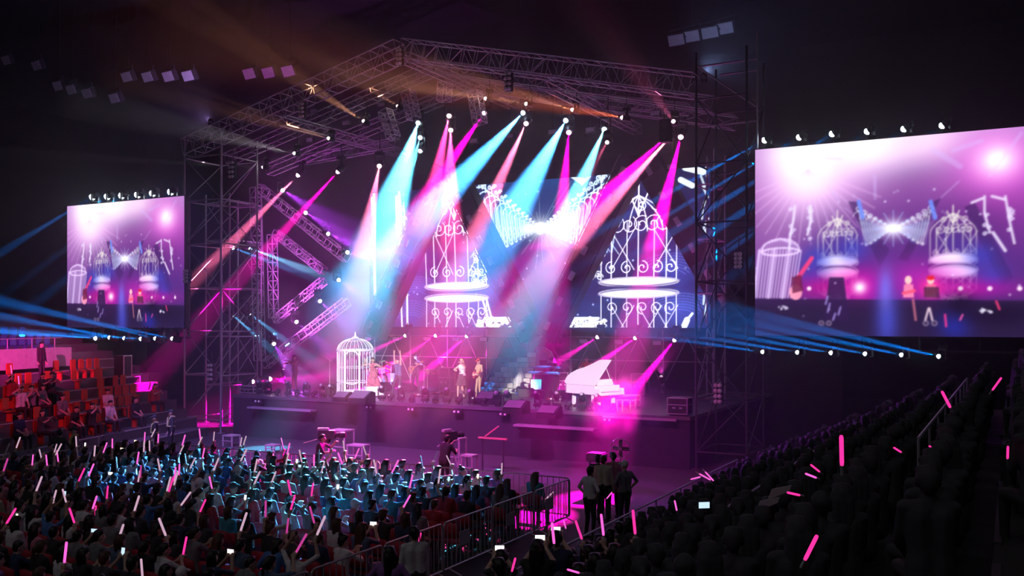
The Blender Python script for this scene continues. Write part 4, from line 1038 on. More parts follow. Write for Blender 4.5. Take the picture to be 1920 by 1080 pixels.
# drum kit
def drum_kit():
    b = on_stage(712, 726); t = thing('drum_kit', 'pink-lit drum kit with cymbals left of the bass player', 'drum kit', b)
    shell = mat('drum_shell', (.6, .25, .35), .25); skin = M_WHITE; ch = mat('cymbal_brass', (.75, .55, .2), .25, .8)
    def drum(x, y, z, r, h, tilt=0, nm='drum'):
        o = MB().lathe([(r, 0), (r * 1.03, .02), (r, .04), (r, h - .04), (r * 1.03, h - .02), (r, h)], 16).build(nm, shell, t, True); o.location = (x, y, z); o.rotation_euler = (tilt, 0, 0)
        MB().lathe([(.001, .001), (r * .97, .004), (r * .97, .012), (.001, .012)], 16).build('drum_head', skin, o).location = (0, 0, h)
        return o
    k = drum(0, -.1, .30, .29, .45, math.pi / 2, 'kick_drum'); k.location = (0, .2, .3)
    drum(-.22, -.05, .72, .16, .2, .3, 'tom'); drum(.2, -.05, .72, .17, .22, .3, 'tom'); drum(.62, .15, .28, .22, .4, 0, 'floor_tom'); drum(-.55, .15, .5, .18, .16, 0, 'snare')
    for x, y, z, r in ((-.75, -.1, 1.15, .24), (.75, -.1, 1.2, .26), (-.2, -.35, 1.3, .2), (.35, -.3, 1.32, .2), (-.9, .3, .85, .18)):
        MB().tube((x, y, 0), (x, y, z), .014, 5).build('cymbal_stand', M_BARRIER, t)
        c = MB().lathe([(.001, .03), (.04, .03), (.06, .015), (r, 0), (r, -.004), (.001, .01)], 18).build('cymbal', ch, t, True); c.location = (x, y, z); c.rotation_euler = (.25, .1, 0)
    MB().lathe([(.16, .42), (.17, .46), (.16, .5)], 12, (0, .75, 0)).build('stool_seat', M_BLACK, t); MB().tube((0, .75, 0), (0, .75, .42), .03, 6).build('stool_post', M_BARRIER, t)
    for k in range(3): MB().tube((0, .75, .2), (.2 * math.cos(k * 2.1), .75 + .2 * math.sin(k * 2.1), 0), .012, 5).build('leg', M_BARRIER, t)
    return b
db = drum_kit(); drm.location = db + V((.0, .75, 0)) ; drm.location.z = SZ - .06
# keyboards
def keyboard_rig():
    b = on_stage(1020, 742); t = thing('keyboard_rig', 'two-tier keyboard rig on black stand below the stair', 'keyboard', b)
    for z, y, m in ((.95, 0, M_BLACK), (1.2, .12, M_WHITE)):
        o = MB().bevbox((-.75, y - .17, z), (.75, y + .17, z + .09), .02).build('keyboard', mat('keyboard_case', (.12, .12, .14), .4), t)
        MB().box((-.68, y - .15, z + .09), (.68, y, z + .1)).build('white_keys', M_WHITE, o)
        mb = MB()
        for k in range(30):
            if k % 7 not in (2, 6): mb.box((-.66 + k * .0453, y - .09, z + .1), (-.64 + k * .0453, y, z + .112))
        mb.build('black_keys', M_BLACK, o)
    for s in (-1, 1):
        MB().bar((s * .55, -.25, 0), (s * .55, .2, 1.3), .05, .05).build('stand_leg', M_BLACK, t); MB().bar((s * .55, .3, 0), (s * .55, 0, .95), .05, .05).build('stand_leg', M_BLACK, t)
    MB().box((-.6, .28, 0), (.6, .32, .9)).build('modesty_panel', M_BLACK, t)
    MB().box((-.55, -.2, .28), (-.05, -.17, .72)).build('hanging_sheet', M_WHITE, t)
    m = MB().bevbox((-.28, .1, 1.33), (.1, .13, 1.55), .01).build('laptop', M_DARKSTEEL, t)
    MB().box((-.26, .132, 1.35), (.08, .135, 1.53)).build('laptop_screen', emit('laptop_glow', (.3, .5, 1), .8), m)
keyboard_rig(); key_.location = on_stage(1020, 742) + V((.15, .62, 0))
# --- grand piano
def grand_piano():
    b = on_stage(1118, 764); t = thing('grand_piano', 'white grand piano with raised lid at the right of the stage', 'piano', b, -RAD(24)); t.scale = (.86, .86, .86)
    # local frame: keyboard faces +x, tail to -x, straight side at -y
    L, Wd = 1.75, 1.46
    out = [(.35, -Wd / 2), (-L + .25, -Wd / 2), (-L + .06, -Wd / 2 + .1), (-L, -Wd / 2 + .35), (-L + .08, -Wd / 2 + .6), (-L + .35, -Wd / 2 + .82), (-L + .75, -Wd / 2 + .98), (-L + 1.1, -Wd / 2 + 1.2), (-L + 1.35, Wd / 2 - .06), (-L + 1.55, Wd / 2), (.35, Wd / 2)]
    out = [(x + .35, y) for x, y in out]
    MB().prism(out, 'z', .62, 1.0).build('case', M_IRON, t)
    ins = [(x * .96 - .02, y * .95) for x, y in out]; MB().prism(ins, 'z', .985, 1.004).build('soundboard', mat('gold_plate', (.6, .42, .15), .4, .3), t)
    # key bed with arms, keys, music desk
    MB().bevbox((.68, -Wd / 2, .60), (1.02, Wd / 2, .70), .012).build('key_bed', M_IRON, t)
    for s in (-1, 1): MB().bevbox((.66, s * (Wd / 2 - .045) - .045, .70), (1.0, s * (Wd / 2 - .045) + .045, .88), .015).build('key_arm', M_IRON, t)
    MB().box((.74, -Wd / 2 + .1, .70), (.99, Wd / 2 - .1, .725)).build('white_keys', mat('ivory', (.8, .78, .72), .3), t)
    mb = MB()
    for k in range(51):
        if k % 7 not in (2, 6): mb.box((.74, -Wd / 2 + .11 + k * .0245 + .012, .725), (.89, -Wd / 2 + .11 + k * .0245 + .026, .737))
    mb.build('black_keys', M_BLACK, t)
    MB().bevbox((.68, -Wd / 2 + .06, .70), (.735, Wd / 2 - .06, .97), .01).build('fallboard', M_IRON, t)
    MB().bar((.58, 0, 1.0), (.44, 0, 1.25), 1.0, .02, up=(1, 0, .5)).build('music_desk', M_IRON, t)
    # lid, hinged along the straight side and raised
    lid = MB().prism([(x, y + Wd / 2) for x, y in out if True], 'z', 0, .03).build('lid', M_IRON, t)
    lid.location = (0, -Wd / 2, 1.0); lid.rotation_euler = (RAD(48), 0, 0)
    yy, zz = -Wd / 2 + 1.25 * math.cos(RAD(48)), 1.0 + 1.25 * math.sin(RAD(48))
    MB().tube((.42, .55, 1.0), (.42, yy, zz), .015, 6).build('lid_prop', M_IRON, t)
    for x, y in ((.45, -Wd / 2 + .14), (.45, Wd / 2 - .14), (-1.05, -Wd / 2 + .36)):
        MB().bevbox((x - .07, y - .07, .09), (x + .07, y + .07, .62), .012).build('leg', M_IRON, t); MB().tube((x, y - .03, .045), (x, y + .03, .045), .045, 8).build('castor', mat('brass', (.6, .4, .12), .3, .9), t)
    MB().bevbox((.2, -.14, .12), (.26, .14, .3), .01).build('pedal_lyre', M_IRON, t); MB().tube((.22, -.08, .3), (.22, -.08, .62), .015, 6).build('lyre_rod', M_IRON, t); MB().tube((.22, .08, .3), (.22, .08, .62), .015, 6).build('lyre_rod', M_IRON, t)
    for k in (-1, 0, 1): MB().box((.24, k * .07 - .015, .10), (.36, k * .07 + .015, .12)).build('pedal', mat('brass', (.6, .4, .12), .3, .9), t)
    q = b + Matrix.Rotation(-RAD(24), 3, 'Z') @ V((1.5, .1, 0))
    s = thing('piano_bench', 'dark bench at the keyboard of the white grand piano', 'bench', q, -RAD(24))
    MB().bevbox((-.18, -.4, .42), (.18, .4, .5), .02).build('cushion', mat('bench_leather', (.2, .03, .1), .5), s)
    for i in (-1, 1):
        for j in (-1, 1): MB().bar((i * .14, j * .34, 0), (i * .14, j * .34, .42), .05, .05).build('leg', M_DARKSTEEL, s)
    return b
pb = grand_piano()
person('keys_player', on_stage(1102, 738), FACE - .1, 'musician standing behind the white grand piano', 'red', 'black', 'short')
# --- stone stair
def stair():
    a = P(918, 735, 37.6); t = thing('stone_stair', 'curved stair of pale stone blocks beside the keyboards', 'stairs', (P(965, 735, 38).x, 38, SZ))
    sm = [mat('pale_stone', (.55, .52, .46), .8, 0, .25, 3, .4), mat('weathered_stone', (.40, .37, .34), .8, 0, .3, 3, .4), mat('light_stone', (.68, .64, .56), .8, 0, .2, 3, .4)]
    rs = random.Random(3); n = 9; cache = {}
    zt = P(1000, 652, 38.2).z - SZ; h = zt / n
    for i in range(n):
        x0 = P(916 + i * i * 1.0 + i * 2.2, 700, 38).x - t.location.x; x1 = P(1004 - max(0, 0) , 700, 38).x - t.location.x
        x = x0; y0 = -.75 + i * .16
        first = True
        while x < x1 - .05:
            wd = min(rs.uniform(.34, .62), x1 - x)
            if x1 - x - wd < .15: wd = x1 - x
            k = rs.randrange(4)
            if ('s', k) not in cache: cache[('s', k)] = MB().bevbox((0, 0, 0), (1, 1, 1), .05).mesh('stone', sm[k % 3])
            o = link('stone', cache[('s', k)], t); o.location = (x + .008, y0 + rs.uniform(-.025, .02) + (abs(x - x0) * -.05), i * h + .006); o.scale = (wd - .016, 1.0 - i * .05, h - .012)
            x += wd; first = False
    return t
stair()
t = thing('stair_wall', 'smooth blue-grey wall closing the right side of the stone stair', 'wall panel', (P(1015, 700, 37.6).x, 37.6, SZ))
pts = [(-.28, 0), (.55, 0), (.62, 1.4), (.4, 1.9), (.1, 2.08), (-.28, 2.1)]
MB().prism(pts, 'y', 0, .25).build('panel', mat('stair_paint', (.3, .34, .42), .7), t); MB().path([(.5, -.02, 0), (.56, -.02, 1.3), (.38, -.02, 1.82), (.1, -.02, 1.98)], .05, 6).build('arch_rim', mat('pale_stone', (.55, .52, .46)), t)
# pale boulder figure in front of the stair
rs = random.Random(11)
bp = on_stage(975, 737) + V((0, 0, .17))
pr = [((0, 0, .12), (0, 0, .5), .28, .24, 0), ((.02, 0, .5), (0, .02, .85), .22, .12, 0), ((-.2, -.05, .1), (-.15, 0, .35), .14, .12, 0), ((.2, -.04, .1), (.16, 0, .4), .13, .1, 0), ((0, -.2, .1), (0, -.16, .4), .12, .1, 0), ((0, 0, .85), (.03, 0, .95), .11, .08, 0)]
grow('boulder', pr, .03, 1, .6); flush_grow(1)
bo = link('boulder', GROWN['boulder'].copy()); bo.location = bp; bo.data.materials.clear(); bo.data.materials.append(mat('white_plaster', (.75, .72, .66), .8, 0, .2, 4, .5)); bo.data.polygons.foreach_set('material_index', [0] * len(bo.data.polygons)); tag(bo, 'pale upright boulder prop in front of the stone stair', 'boulder')

# --- wedges, amplifiers, stands
ME_WEDGE = [MB().prism([(-.28, 0), (.28, 0), (.28, .18), (-.1, .42), (-.28, .36)], 'x', -.36, .36).mesh('cabinet', M_BLACK), MB().bar((0, -.0, 0), (0, .36, -.2), .62, .02, up=(0, .5, .8)).mesh('grille', mat('speaker_grille', (.12, .12, .13), .7))]
def wedge(px, py, rz, label, s=1.0):
    t = thing('monitor_wedge', label, 'loudspeaker', on_stage(px, py), rz, 'stage monitor wedges'); t.scale = (s,) * 3
    link('cabinet', ME_WEDGE[0], t); g = link('grille', ME_WEDGE[1], t); g.location = (0, -.06, .405)
for i, (x, y, r, lb) in enumerate(((720, 731, 0, 'pale-lit monitor wedge behind the performer with raised arms'), (766, 733, 0, 'monitor wedge at the feet of the bass player'), (989, 743, 0, 'monitor wedge left of the keyboard rig'), (1022, 747, 0, 'monitor wedge under the keyboard rig'), (1058, 748, 0, 'monitor wedge between keyboards and piano'))): wedge(x, y, r, lb, .9)
wedge(678, 757, math.pi, 'large monitor wedge in front of the bird cage', 1.2); wedge(915, 757, math.pi, 'large monitor wedge in front of the guitar player', 1.15); wedge(643, 753, math.pi, 'monitor wedge left of the bird cage foot', .95); wedge(968, 775, math.pi, 'wide monitor wedge at the front edge below the stair', 1.1); wedge(1030, 784, math.pi, 'wide monitor wedge at the front edge below the keyboards', 1.0)
def case(px, py, dims, label, rz=0, m=M_BLACK, Y=None):
    b = on_stage(px, py); w2, d2, h = dims
    t = thing('flight_case', label, 'equipment case', b, rz)
    MB().bevbox((-w2 / 2, -d2 / 2, .06), (w2 / 2, d2 / 2, h), .02).build('body', m, t)
    mb = MB()
    for x in (-w2 / 2, w2 / 2):
        for y in (-d2 / 2, d2 / 2): mb.bar((x, y, .06), (x, y, h), .035, .035)
    for z in (.06, h, h * .62):
        for y in (-d2 / 2, d2 / 2): mb.bar((-w2 / 2, y, z), (w2 / 2, y, z), .03, .03)
        for x in (-w2 / 2, w2 / 2): mb.bar((x, -d2 / 2, z), (x, d2 / 2, z), .03, .03)
    mb.build('edge_trim', M_BARRIER, t)
    for x in (-w2 / 2 + .08, w2 / 2 - .08):
        for y in (-d2 / 2 + .08, d2 / 2 - .08): MB().tube((x, y - .02, .035), (x, y + .02, .035), .035, 8).build('castor', M_DARKSTEEL, t)
    for s in (-1, 1): MB().box((s * .12 - .05, -d2 / 2 - .03, h * .4), (s * .12 + .05, -d2 / 2, h * .48)).build('latch', M_BARRIER, t)
case(1200, 741, (.62, .55, .95), 'upright amplifier case right of the white piano')
case(1178, 762, (.75, .5, .42), 'low dark case beside the piano bench')
case(838, 737, (.55, .5, 1.15), 'tall effects rack between bass player and singer', m=mat('rack_panel', (.25, .2, .28), .4))
case(1275, 778, (.7, .6, .6), 'black case at the right end of the stage')
case(1060, 738, (.45, .45, .95), 'dark amplifier cabinet behind the monitor wedge by the piano')
case(470, 738, (.8, .5, .35), 'low case at the left end of the stage')
def stand_mic(px, py, label, h=1.45, boom=.5, rz=0):
    t = thing('microphone_stand', label, 'microphone stand', on_stage(px, py), rz)
    MB().tube((0, 0, .1), (0, 0, h), .012, 6).build('pole', M_BARRIER, t)
    for k in range(3): MB().tube((0, 0, .14), (.26 * math.cos(k * 2.094), .26 * math.sin(k * 2.094), .01), .01, 5).build('leg', M_BARRIER, t)
    MB().tube((boom * .3, 0, h - .1), (-boom, 0, h + .25), .009, 5).build('boom', M_BARRIER, t); MB().tube((-boom, 0, h + .25), (-boom - .13, 0, h + .28), .022, 8).build('microphone', M_BLACK, t)
for a in ((618, 728, 'microphone stand with long boom left of the bird cage', 1.4, .6), (795, 733, 'boom microphone stand right of the bass player', 1.2, .45), (960, 738, 'boom microphone stand in front of the stair', 1.1, .4), (1070, 742, 'microphone stand left of the piano', 1.2, .3), (545, 736, 'microphone stand beside the violinist', 1.2, .3)): stand_mic(*a)
def perc(px, py, label):
    t = thing('percussion_rack', label, 'percussion', on_stage(px, py))
    for s in (-1, 1): MB().tube((s * .4, 0, 0), (s * .4, 0, 1.05), .02, 6).build('post', M_BARRIER, t)
    MB().tube((-.45, 0, 1.0), (.45, 0, 1.0), .02, 6).build('rail', M_BARRIER, t)
    for i, x in enumerate((-.3, 0, .3)):
        o = MB().lathe([(.12, 0), (.14, .2), (.14, .24)], 14).build('bongo', mat('drum_shell', (.6, .25, .35)), t, True); o.location = (x, -.1, .78); MB().lathe([(.001, 0), (.13, 0), (.13, .01), (.001, .01)], 14).build('drum_head', M_WHITE, o).location = (0, 0, .24)
perc(815, 734, 'percussion rack with three bongos beside the effects rack')
def pedal(px, py, label):
    t = thing('effects_pedals', label, 'pedal board', on_stage(px, py)); MB().bevbox((-.35, -.15, 0), (.35, .15, .06), .01).build('board', M_BLACK, t)
    for k in range(5): MB().bevbox((-.31 + k * .13, -.09, .06), (-.22 + k * .13, .09, .12), .01).build('pedal', (M_GUITAR, M_WHITE, M_BARRIER)[k % 3], t)
pedal(826, 740, 'pedal board with bright boxes behind the singer'); pedal(790, 744, 'pedal board in front of the bass player'); pedal(1040, 752, 'pedal board in front of the keyboard rig'); pedal(500, 736, 'pedal board near the left floor lamps')

# --- row of unlit moving heads and small par lamps along the stage front
k = 0
xs = [487, 503, 541, 575, 605, 624, 716, 752, 797, 838, 885, 933, 951, 1008, 1044, 1092, 1122]
for i, x in enumerate(xs):
    yv = 748 + (x - 487) * .062
    p = PZ(x, yv, SZ); p.y = SY0 + .35; p = P(x, yv, SY0 + .45); p.z = SZ + .66 * .7
    moving_head(p, p + V((.2 * math.sin(i * 2.3), -.5, .55 + .3 * math.sin(i))), (1, 1, 1), 0, 10, f'{ORD[i]} unlit moving head from the left along the stage front edge', 'unlit lamps along the stage front', upright=True, scale=.7, on=False)
ME_PAR = [MB().lathe([(.06, .14), (.10, .10), (.105, -.08), (.12, -.1), (.12, -.12)], 12).mesh('can', M_BLACK), MB().lathe([(.001, -.122), (.08, -.115), (.105, -.10)], 12).mesh('lens', mat('par_glass', (.7, .68, .7), .15), True), MB().path([(-.14, 0, 0), (-.14, 0, -.18), (.14, 0, -.18), (.14, 0, 0)], .015, 5).mesh('bracket', M_BLACK)]
for i, x in enumerate((521, 558, 590, 734, 773, 817, 861, 908, 978, 1026, 1066, 1107, 1150)):
    yv = 754 + (x - 487) * .062; p = P(x, yv, SY0 + .3); p.z = SZ + .2
    t = thing('par_lamp', f'{ORD[i]} small par lamp from the left between the front moving heads', 'stage lamp', p, 0, 'par lamps along the stage front')
    h = link('can', ME_PAR[0], t); h.rotation_euler = (-.9 - .2 * math.sin(i), 0, .4 * math.sin(i * 1.7)); link('lens', ME_PAR[1], h); link('bracket', ME_PAR[2], t)
ME_FOOT = MB().bevbox((-.2, -.08, 0), (.2, .08, .16), .02).mesh('housing', M_BLACK); ME_BULB = MB().ball((0, 0, 0), .05, 10, 6).mesh('bulb', mat('bulb_glass', (.9, .8, .75), .2), True)
for i, x in enumerate((485, 694, 772, 858, 945, 1032, 1140)):
    p = P(x, 758 + (x - 487) * .05, SY0 - .12); p.z = SZ - .30
    t = thing('twin_blinder', f'{ORD[i]} twin-bulb lamp from the left on the stage front face', 'stage lamp', p, 0, 'twin lamps on the stage front face'); link('housing', ME_FOOT, t)
    for s in (-.09, .09): o = link('bulb', ME_BULB, t); o.location = (s, -.09, .08)

# --- hanging things under the roof
def blinder(px, py, Y, w_px, h_px, label, rows=4):
    p = P(px, py, Y); d = proj(p)[2]; W2, H2 = w_px * d / FOCAL, h_px * d / FOCAL
    t = thing('blinder_lamp', label, 'stage lamp', p, 0, 'eight-bulb blinder lamps'); MB().bevbox((-W2 / 2, 0, -H2 / 2), (W2 / 2, .2, H2 / 2), .02).build('housing', M_BLACK, t)
    for i in range(rows):
        for s in (-1, 1): o = link('bulb', ME_BULB, t); o.location = (s * W2 * .24, -.02, H2 * (.38 - .76 * i / (rows - 1))); o.scale = (1.6,) * 3
    MB().tube((0, .1, H2 / 2), (0, .1, H2 / 2 + .5), .02, 5).build('hanger', M_DARKSTEEL, t)
for a in ((565, 206, 30.3, 12, 30, 'blinder lamp hanging below the middle of the left front roof truss'), (748, 106, 30.2, 12, 32, 'blinder lamp hanging at the roof ridge'), (952, 152, 30.3, 14, 38, 'blinder lamp hanging below the right front roof truss'), (434, 318, 30.4, 14, 34, 'blinder lamp on the left tower top'), (349, 518, 30.4, 12, 26, 'blinder lamp beside the far side screen'), (1384, 488, 30.6, 14, 30, 'blinder lamp beside the large side screen'), (1346, 738, 30.6, 16, 40, 'blinder lamp low on the right stage tower'), (394, 698, 30.4, 14, 34, 'blinder lamp low on the left tower')): blinder(*a)
p = P(1245, 244, 33.2); t = thing('hanging_loudspeaker', 'black loudspeaker hanging under the right roof end', 'loudspeaker', p)
MB().bevbox((-.19, 0, -.42), (.19, .4, .42), .02).build('cabinet', M_BLACK, t)
for z in (.22, -.2): MB().lathe([(.001, 0), (.13, -.03), (.15, 0)], 14).build('cone', M_DARKSTEEL, t).location = (0, -.02, z); t.children[-1].rotation_euler = (math.pi / 2, 0, 0)
MB().tube((0, .0, .42), (0, .0, roof_z(p.x, -.1) - p.z), .02, 5).build('hanger', M_DARKSTEEL, t)
# unlit strips on the rear roof trusses
M_PANEL = mat('panel_glass', (.6, .58, .66), .25)
PANELS = sorted(((888, 264, 38), (955, 255, 38), (1036, 247, 38), (1106, 243, 38), (1130, 203, 36.5), (1228, 212, 36.5), (588, 208, 38), (715, 196, 36), (648, 230, 36), (580, 262, 36), (1260, 312, 38), (690, 655, 39.4), (742, 655, 39.4), (800, 655, 39.4), (854, 656, 39.4), (906, 656, 39.4), (1042, 658, 39.4), (1094, 660, 39.4), (1160, 661, 39.4), (1232, 663, 39.4)), key=lambda q: (q[1] > 600, q[0]))
for i, (x, y, Y) in enumerate(PANELS):
    Y = 35.9 if y < 600 else Y; p = P(x, y if y < 600 else y - 20, Y); t = thing('strip_lamp', (f'{ORD[i]} unlit flood panel from the left under the stage roof' if y < 600 else f'{ORD[i - 11]} unlit flood panel from the left under the centre video wall'), 'stage lamp', p, 0, 'unlit flood panels')
    MB().bevbox((-.22, 0, -.12), (.22, .12, .12), .015).build('housing', M_BLACK, t); MB().box((-.19, -.015, -.09), (.19, 0, .09)).build('glass', M_PANEL, t); MB().tube((0, .06, .12), (0, .06, max(.42, roof_z(p.x, -.25) - p.z) if y < 600 else .42), .015, 5).build('hanger', M_DARKSTEEL, t)
# ------------------------------------------------------------------ pit, barriers, floor audience
BW = 1.95
def barrier_proto():
    mb = MB(); r = .02; h = 1.1; w2 = BW / 2 - .03; pts = [(-w2, 0, .18), (-w2, 0, h - .1)] + [(-w2 + .1 - .1 * math.cos(a), 0, h - .1 + .1 * math.sin(a)) for a in (.4, .8, 1.2, 1.57)] + [(w2 - .1 + .1 * math.sin(a), 0, h - .1 + .1 * math.cos(a)) for a in (0, .4, .8, 1.2)] + [(w2, 0, h - .1), (w2, 0, .18)]
    mb.path(pts, r, 6, True)
    fr = mb.mesh('frame', M_BARRIER); bar = MB().tube((0, 0, .18), (0, 0, h), .011, 5).mesh('vertical_bar', M_BARRIER); foot = MB().path([(0, -.3, .01), (0, 0, .12), (0, .3, .01)], .016, 5).mesh('foot', M_BARRIER)
    return fr, bar, foot
BFR, BBAR, BFT = barrier_proto()
SIGN = MB().box((-.2, -.025, -.14), (.2, -.012, .14)).mesh('sign_plate', mat('sign_board', (.5, .48, .5), .5))
def barrier(loc, rz, label, sign=False, group='crowd barriers'):
    t = thing('crowd_barrier', label, 'barrier', loc, rz, group)
    link('frame', BFR, t)
    for k in range(11): link('vertical_bar', BBAR, t).location = (-BW / 2 + BW * (k + 1) / 12, 0, 0)
    for s in (-1, 1): link('foot', BFT, t).location = (s * (BW / 2 - .2), 0, .06)
    if sign: link('sign_plate', SIGN, t).location = (-.2, 0, .68)
BX1, BY = -9.75, 21.3
for i in range(8): barrier((BX1 - BW * (i + .5), BY, 0), 0, f'{ORD[i]} barrier from the right in the row before the stage', i % 2 == 0 or i == 3)
for i in range(6): barrier((BX1, BY - .1 - BW * (i + .5), 0), math.pi / 2, f'{ORD[i]} barrier from the stage end along the right aisle', i < 3)
for i in range(4): barrier((-25.5, BY - .2 - BW * (i + .5), 0), math.pi / 2, f'{ORD[i]} barrier from the stage end along the far left block edge')

# chairs
M_RED = mat('red_chair_shell', (.42, .015, .04), .55, 0, .2); M_LEG = M_BARRIER
def chair_proto():
    mb = MB()
    for s in (-1, 1):
        mb.path([(s * .2, .2, 0), (s * .2, .18, .43), (s * .2, -.18, .44), (s * .2, -.24, 0)], .012, 5)
    fr = mb.mesh('chair_frame', M_LEG)
    sm = MB(); n = 7; vs = []; fs = []
    sm.bevbox((-.22, -.2, .435), (.22, .22, .475), .015); s_me = sm.mesh('seat', M_RED, False)
    bm = MB()
    for side in (0, 1):
        pass
    N = 9; vs = []
    for d in (0, .025):
        for j, z in enumerate((.56, .7, .84)):
            for i in range(N):
                u = i / (N - 1) * 2 - 1; top = .05 * (1 - u * u) if j == 2 else 0
                vs.append((u * .235, -.235 + .06 * u * u - d - j * .02, z + top))
    fs = []; q = 3 * N
    for j in range(2):
        for i in range(N - 1):
            a = j * N + i; fs.append((a, a + 1, a + N + 1, a + N)); fs.append((q + a, q + a + N, q + a + N + 1, q + a + 1))
    for i in range(N - 1): fs.append((i, q + i, q + i + 1, i + 1)); fs.append((2 * N + i, 2 * N + i + 1, q + 2 * N + i + 1, q + 2 * N + i))
    for e in (0, N - 1):
        for j in range(2): fs.append((j * N + e, (j + 1) * N + e, q + (j + 1) * N + e, q + j * N + e))
    bm.add(vs, fs); b_me = bm.mesh('backrest', M_RED, True)
    post = MB().tube((-.19, -.18, .44), (-.2, -.25, .82), .011, 5).tube((.19, -.18, .44), (.2, -.25, .82), .011, 5).mesh('back_posts', M_LEG)
    return fr, s_me, b_me
CFR, CSEAT, CBACK = chair_proto()
def chair(loc, rz, label, group='red chairs on the arena floor'):
    t = link('red_chair', CFR); t.location = loc; t.rotation_euler = (0, 0, rz); tag(t, label, 'chair', group)
    link('seat', CSEAT, t); link('backrest', CBACK, t)
    return t
# light sticks and phones
def glow(name, c, s): return emit(name, c, s)
STK = {'pink': glow('stick_pink', (1, .12, .62), 1.25), 'hot': glow('stick_hot', (1, .03, .32), 1.3), 'pale': glow('stick_pale', (1, .62, .85), .6), 'dim': glow('stick_dim', (.9, .08, .5), .6), 'white': mat('stick_white', (.85, .8, .85), .4)}
ME_STK = {k: MB().lathe([(.001, .12), (.02, .125), (.025, .16), (.025, .50), (.02, .53), (.001, .535)], 8).mesh('glow_tube', m, True) for k, m in STK.items()}
ME_GRIP = MB().lathe([(.001, -.02), (.018, -.02), (.018, .1), (.026, .12), (.001, .125)], 8).mesh('grip', M_WHITE)
def light_stick(pos, d, c, label, s=1.0, group='glowing light sticks'):
    s = s * .78
    t = link('light_stick', ME_STK[c]); t.location = pos; t.rotation_mode = 'QUATERNION'; t.rotation_quaternion = V(d).normalized().to_track_quat('Z', 'Y'); t.scale = (s,) * 3
    link('grip', ME_GRIP, t); return tag(t, label, 'light stick', group)
ME_PH = MB().bevbox((-.04, -.005, -.075), (.04, .005, .075), .004).mesh('phone', M_BLACK)
PHS = [emit('phone_warm', (1, .85, .6), 1.6), emit('phone_cool', (.55, .75, 1), 1.2), emit('phone_white', (1, .95, .95), 1.8)]
ME_PHS = [MB().box((-.036, -.0075, -.066), (.036, -.005, .066)).mesh('display', m) for m in PHS]
def phone(pos, rz, label, k=0, flip=False, s=1.0):
    t = link('phone', ME_PH); t.location = pos; t.rotation_euler = (-.15, math.pi / 2 if flip else 0, rz); t.scale = (s,) * 3
    link('display', ME_PHS[k], t); return tag(t, label, 'phone', 'lit phones in the crowd')
def hold(o, key, side): 
    W = Matrix.LocRotScale(o.location, o.rotation_euler, o.scale); p, d = FRAME[key][2 + side]; return W @ p, (W.to_3x3() @ d)

rs = random.Random(21)
TOPS = ['black'] * 8 + ['navy'] * 3 + ['charcoal'] * 3 + ['white'] * 6 + ['grey'] * 4 + ['blue', 'teal', 'red', 'pink', 'cream', 'denim', 'purple']
HAIRS = ['short'] * 8 + ['bob'] * 4 + ['long'] * 6 + ['tail'] * 3 + ['bun', 'cap']
HWORD = {'short': 'short-haired', 'bob': 'bob-haired', 'long': 'long-haired', 'tail': 'pony-tailed', 'bun': 'bun-haired', 'cap': 'capped'}
KEYS = ['sit_lap'] * 8 + ['sit_right_up'] * 5 + ['sit_left_up'] * 3 + ['sit_phone'] * 2 + ['sit_clap'] * 3 + ['sit_lean'] * 2 + ['sit_both_up']
n_people = 0
nstick = 0
for r in range(13):
    y = 20.35 - r * .93
    for s in range(27):
        x = -10.25 - s * .565 - (.28 if r % 2 else 0)
        if x < -25.1: continue
        u, v_, d = proj((x, y, 1.25))
        if u < -25 or v_ > 1092 or d < 5: continue
        loc = V((x + rs.uniform(-.04, .04), y + rs.uniform(-.05, .05), 0)); rz = rs.uniform(-.18, .18) - .06
        place = f'{ORD[r]} row from front barrier, {ORD[s]} seat from aisle'
        chair(loc, rz * .3, 'red chair, ' + place)
        if rs.random() < (.12 if r > 1 else .05): continue
        k = rs.choice(KEYS); top = rs.choice(TOPS); hr = rs.choice(HAIRS)
        lb = f'{HWORD[hr]} spectator in {top} top, {place}'
        o = person(k, loc + V((0, -.05, -.015)), rz, lb, top, rs.choice(['black', 'denim', 'charcoal', 'navy']), hr, rs.choice(['black', 'black', 'brown']) if hr != 'cap' else rs.choice(['white', 'charcoal']), group='seated spectators on the arena floor', skin=rs.choice([M_SKIN, M_SKIN2]), scale=rs.uniform(.95, 1.04))
        n_people += 1
        far = r < 6
        if k in ('sit_right_up', 'sit_left_up', 'sit_both_up') or (k in ('sit_lap', 'sit_clap') and rs.random() < .2):
            sd = 0 if k == 'sit_left_up' else 1
            p, dv = hold(o, k, sd); dv = V((rs.uniform(-.6, .6), rs.uniform(-.1, .5), 1)) if k != 'sit_lap' else V((rs.uniform(-.8, .8), .6, .8))
            light_stick(p - dv.normalized() * .04, dv, rs.choice(['pale', 'pink', 'white', 'pale']) if far else rs.choice(['pink', 'pink', 'hot', 'dim', 'pale']), 'light stick held by spectator, ' + place, rs.uniform(.85, 1.1)); nstick += 1
        if k == 'sit_phone':
            p, dv = hold(o, k, 1); p2, _ = hold(o, k, 0); phone((p + p2) / 2 + V((0, .01, .05)), rz, 'lit phone held up by spectator, ' + place, rs.randrange(3), rs.random() < .5)
print('AUDIENCE', n_people, nstick)

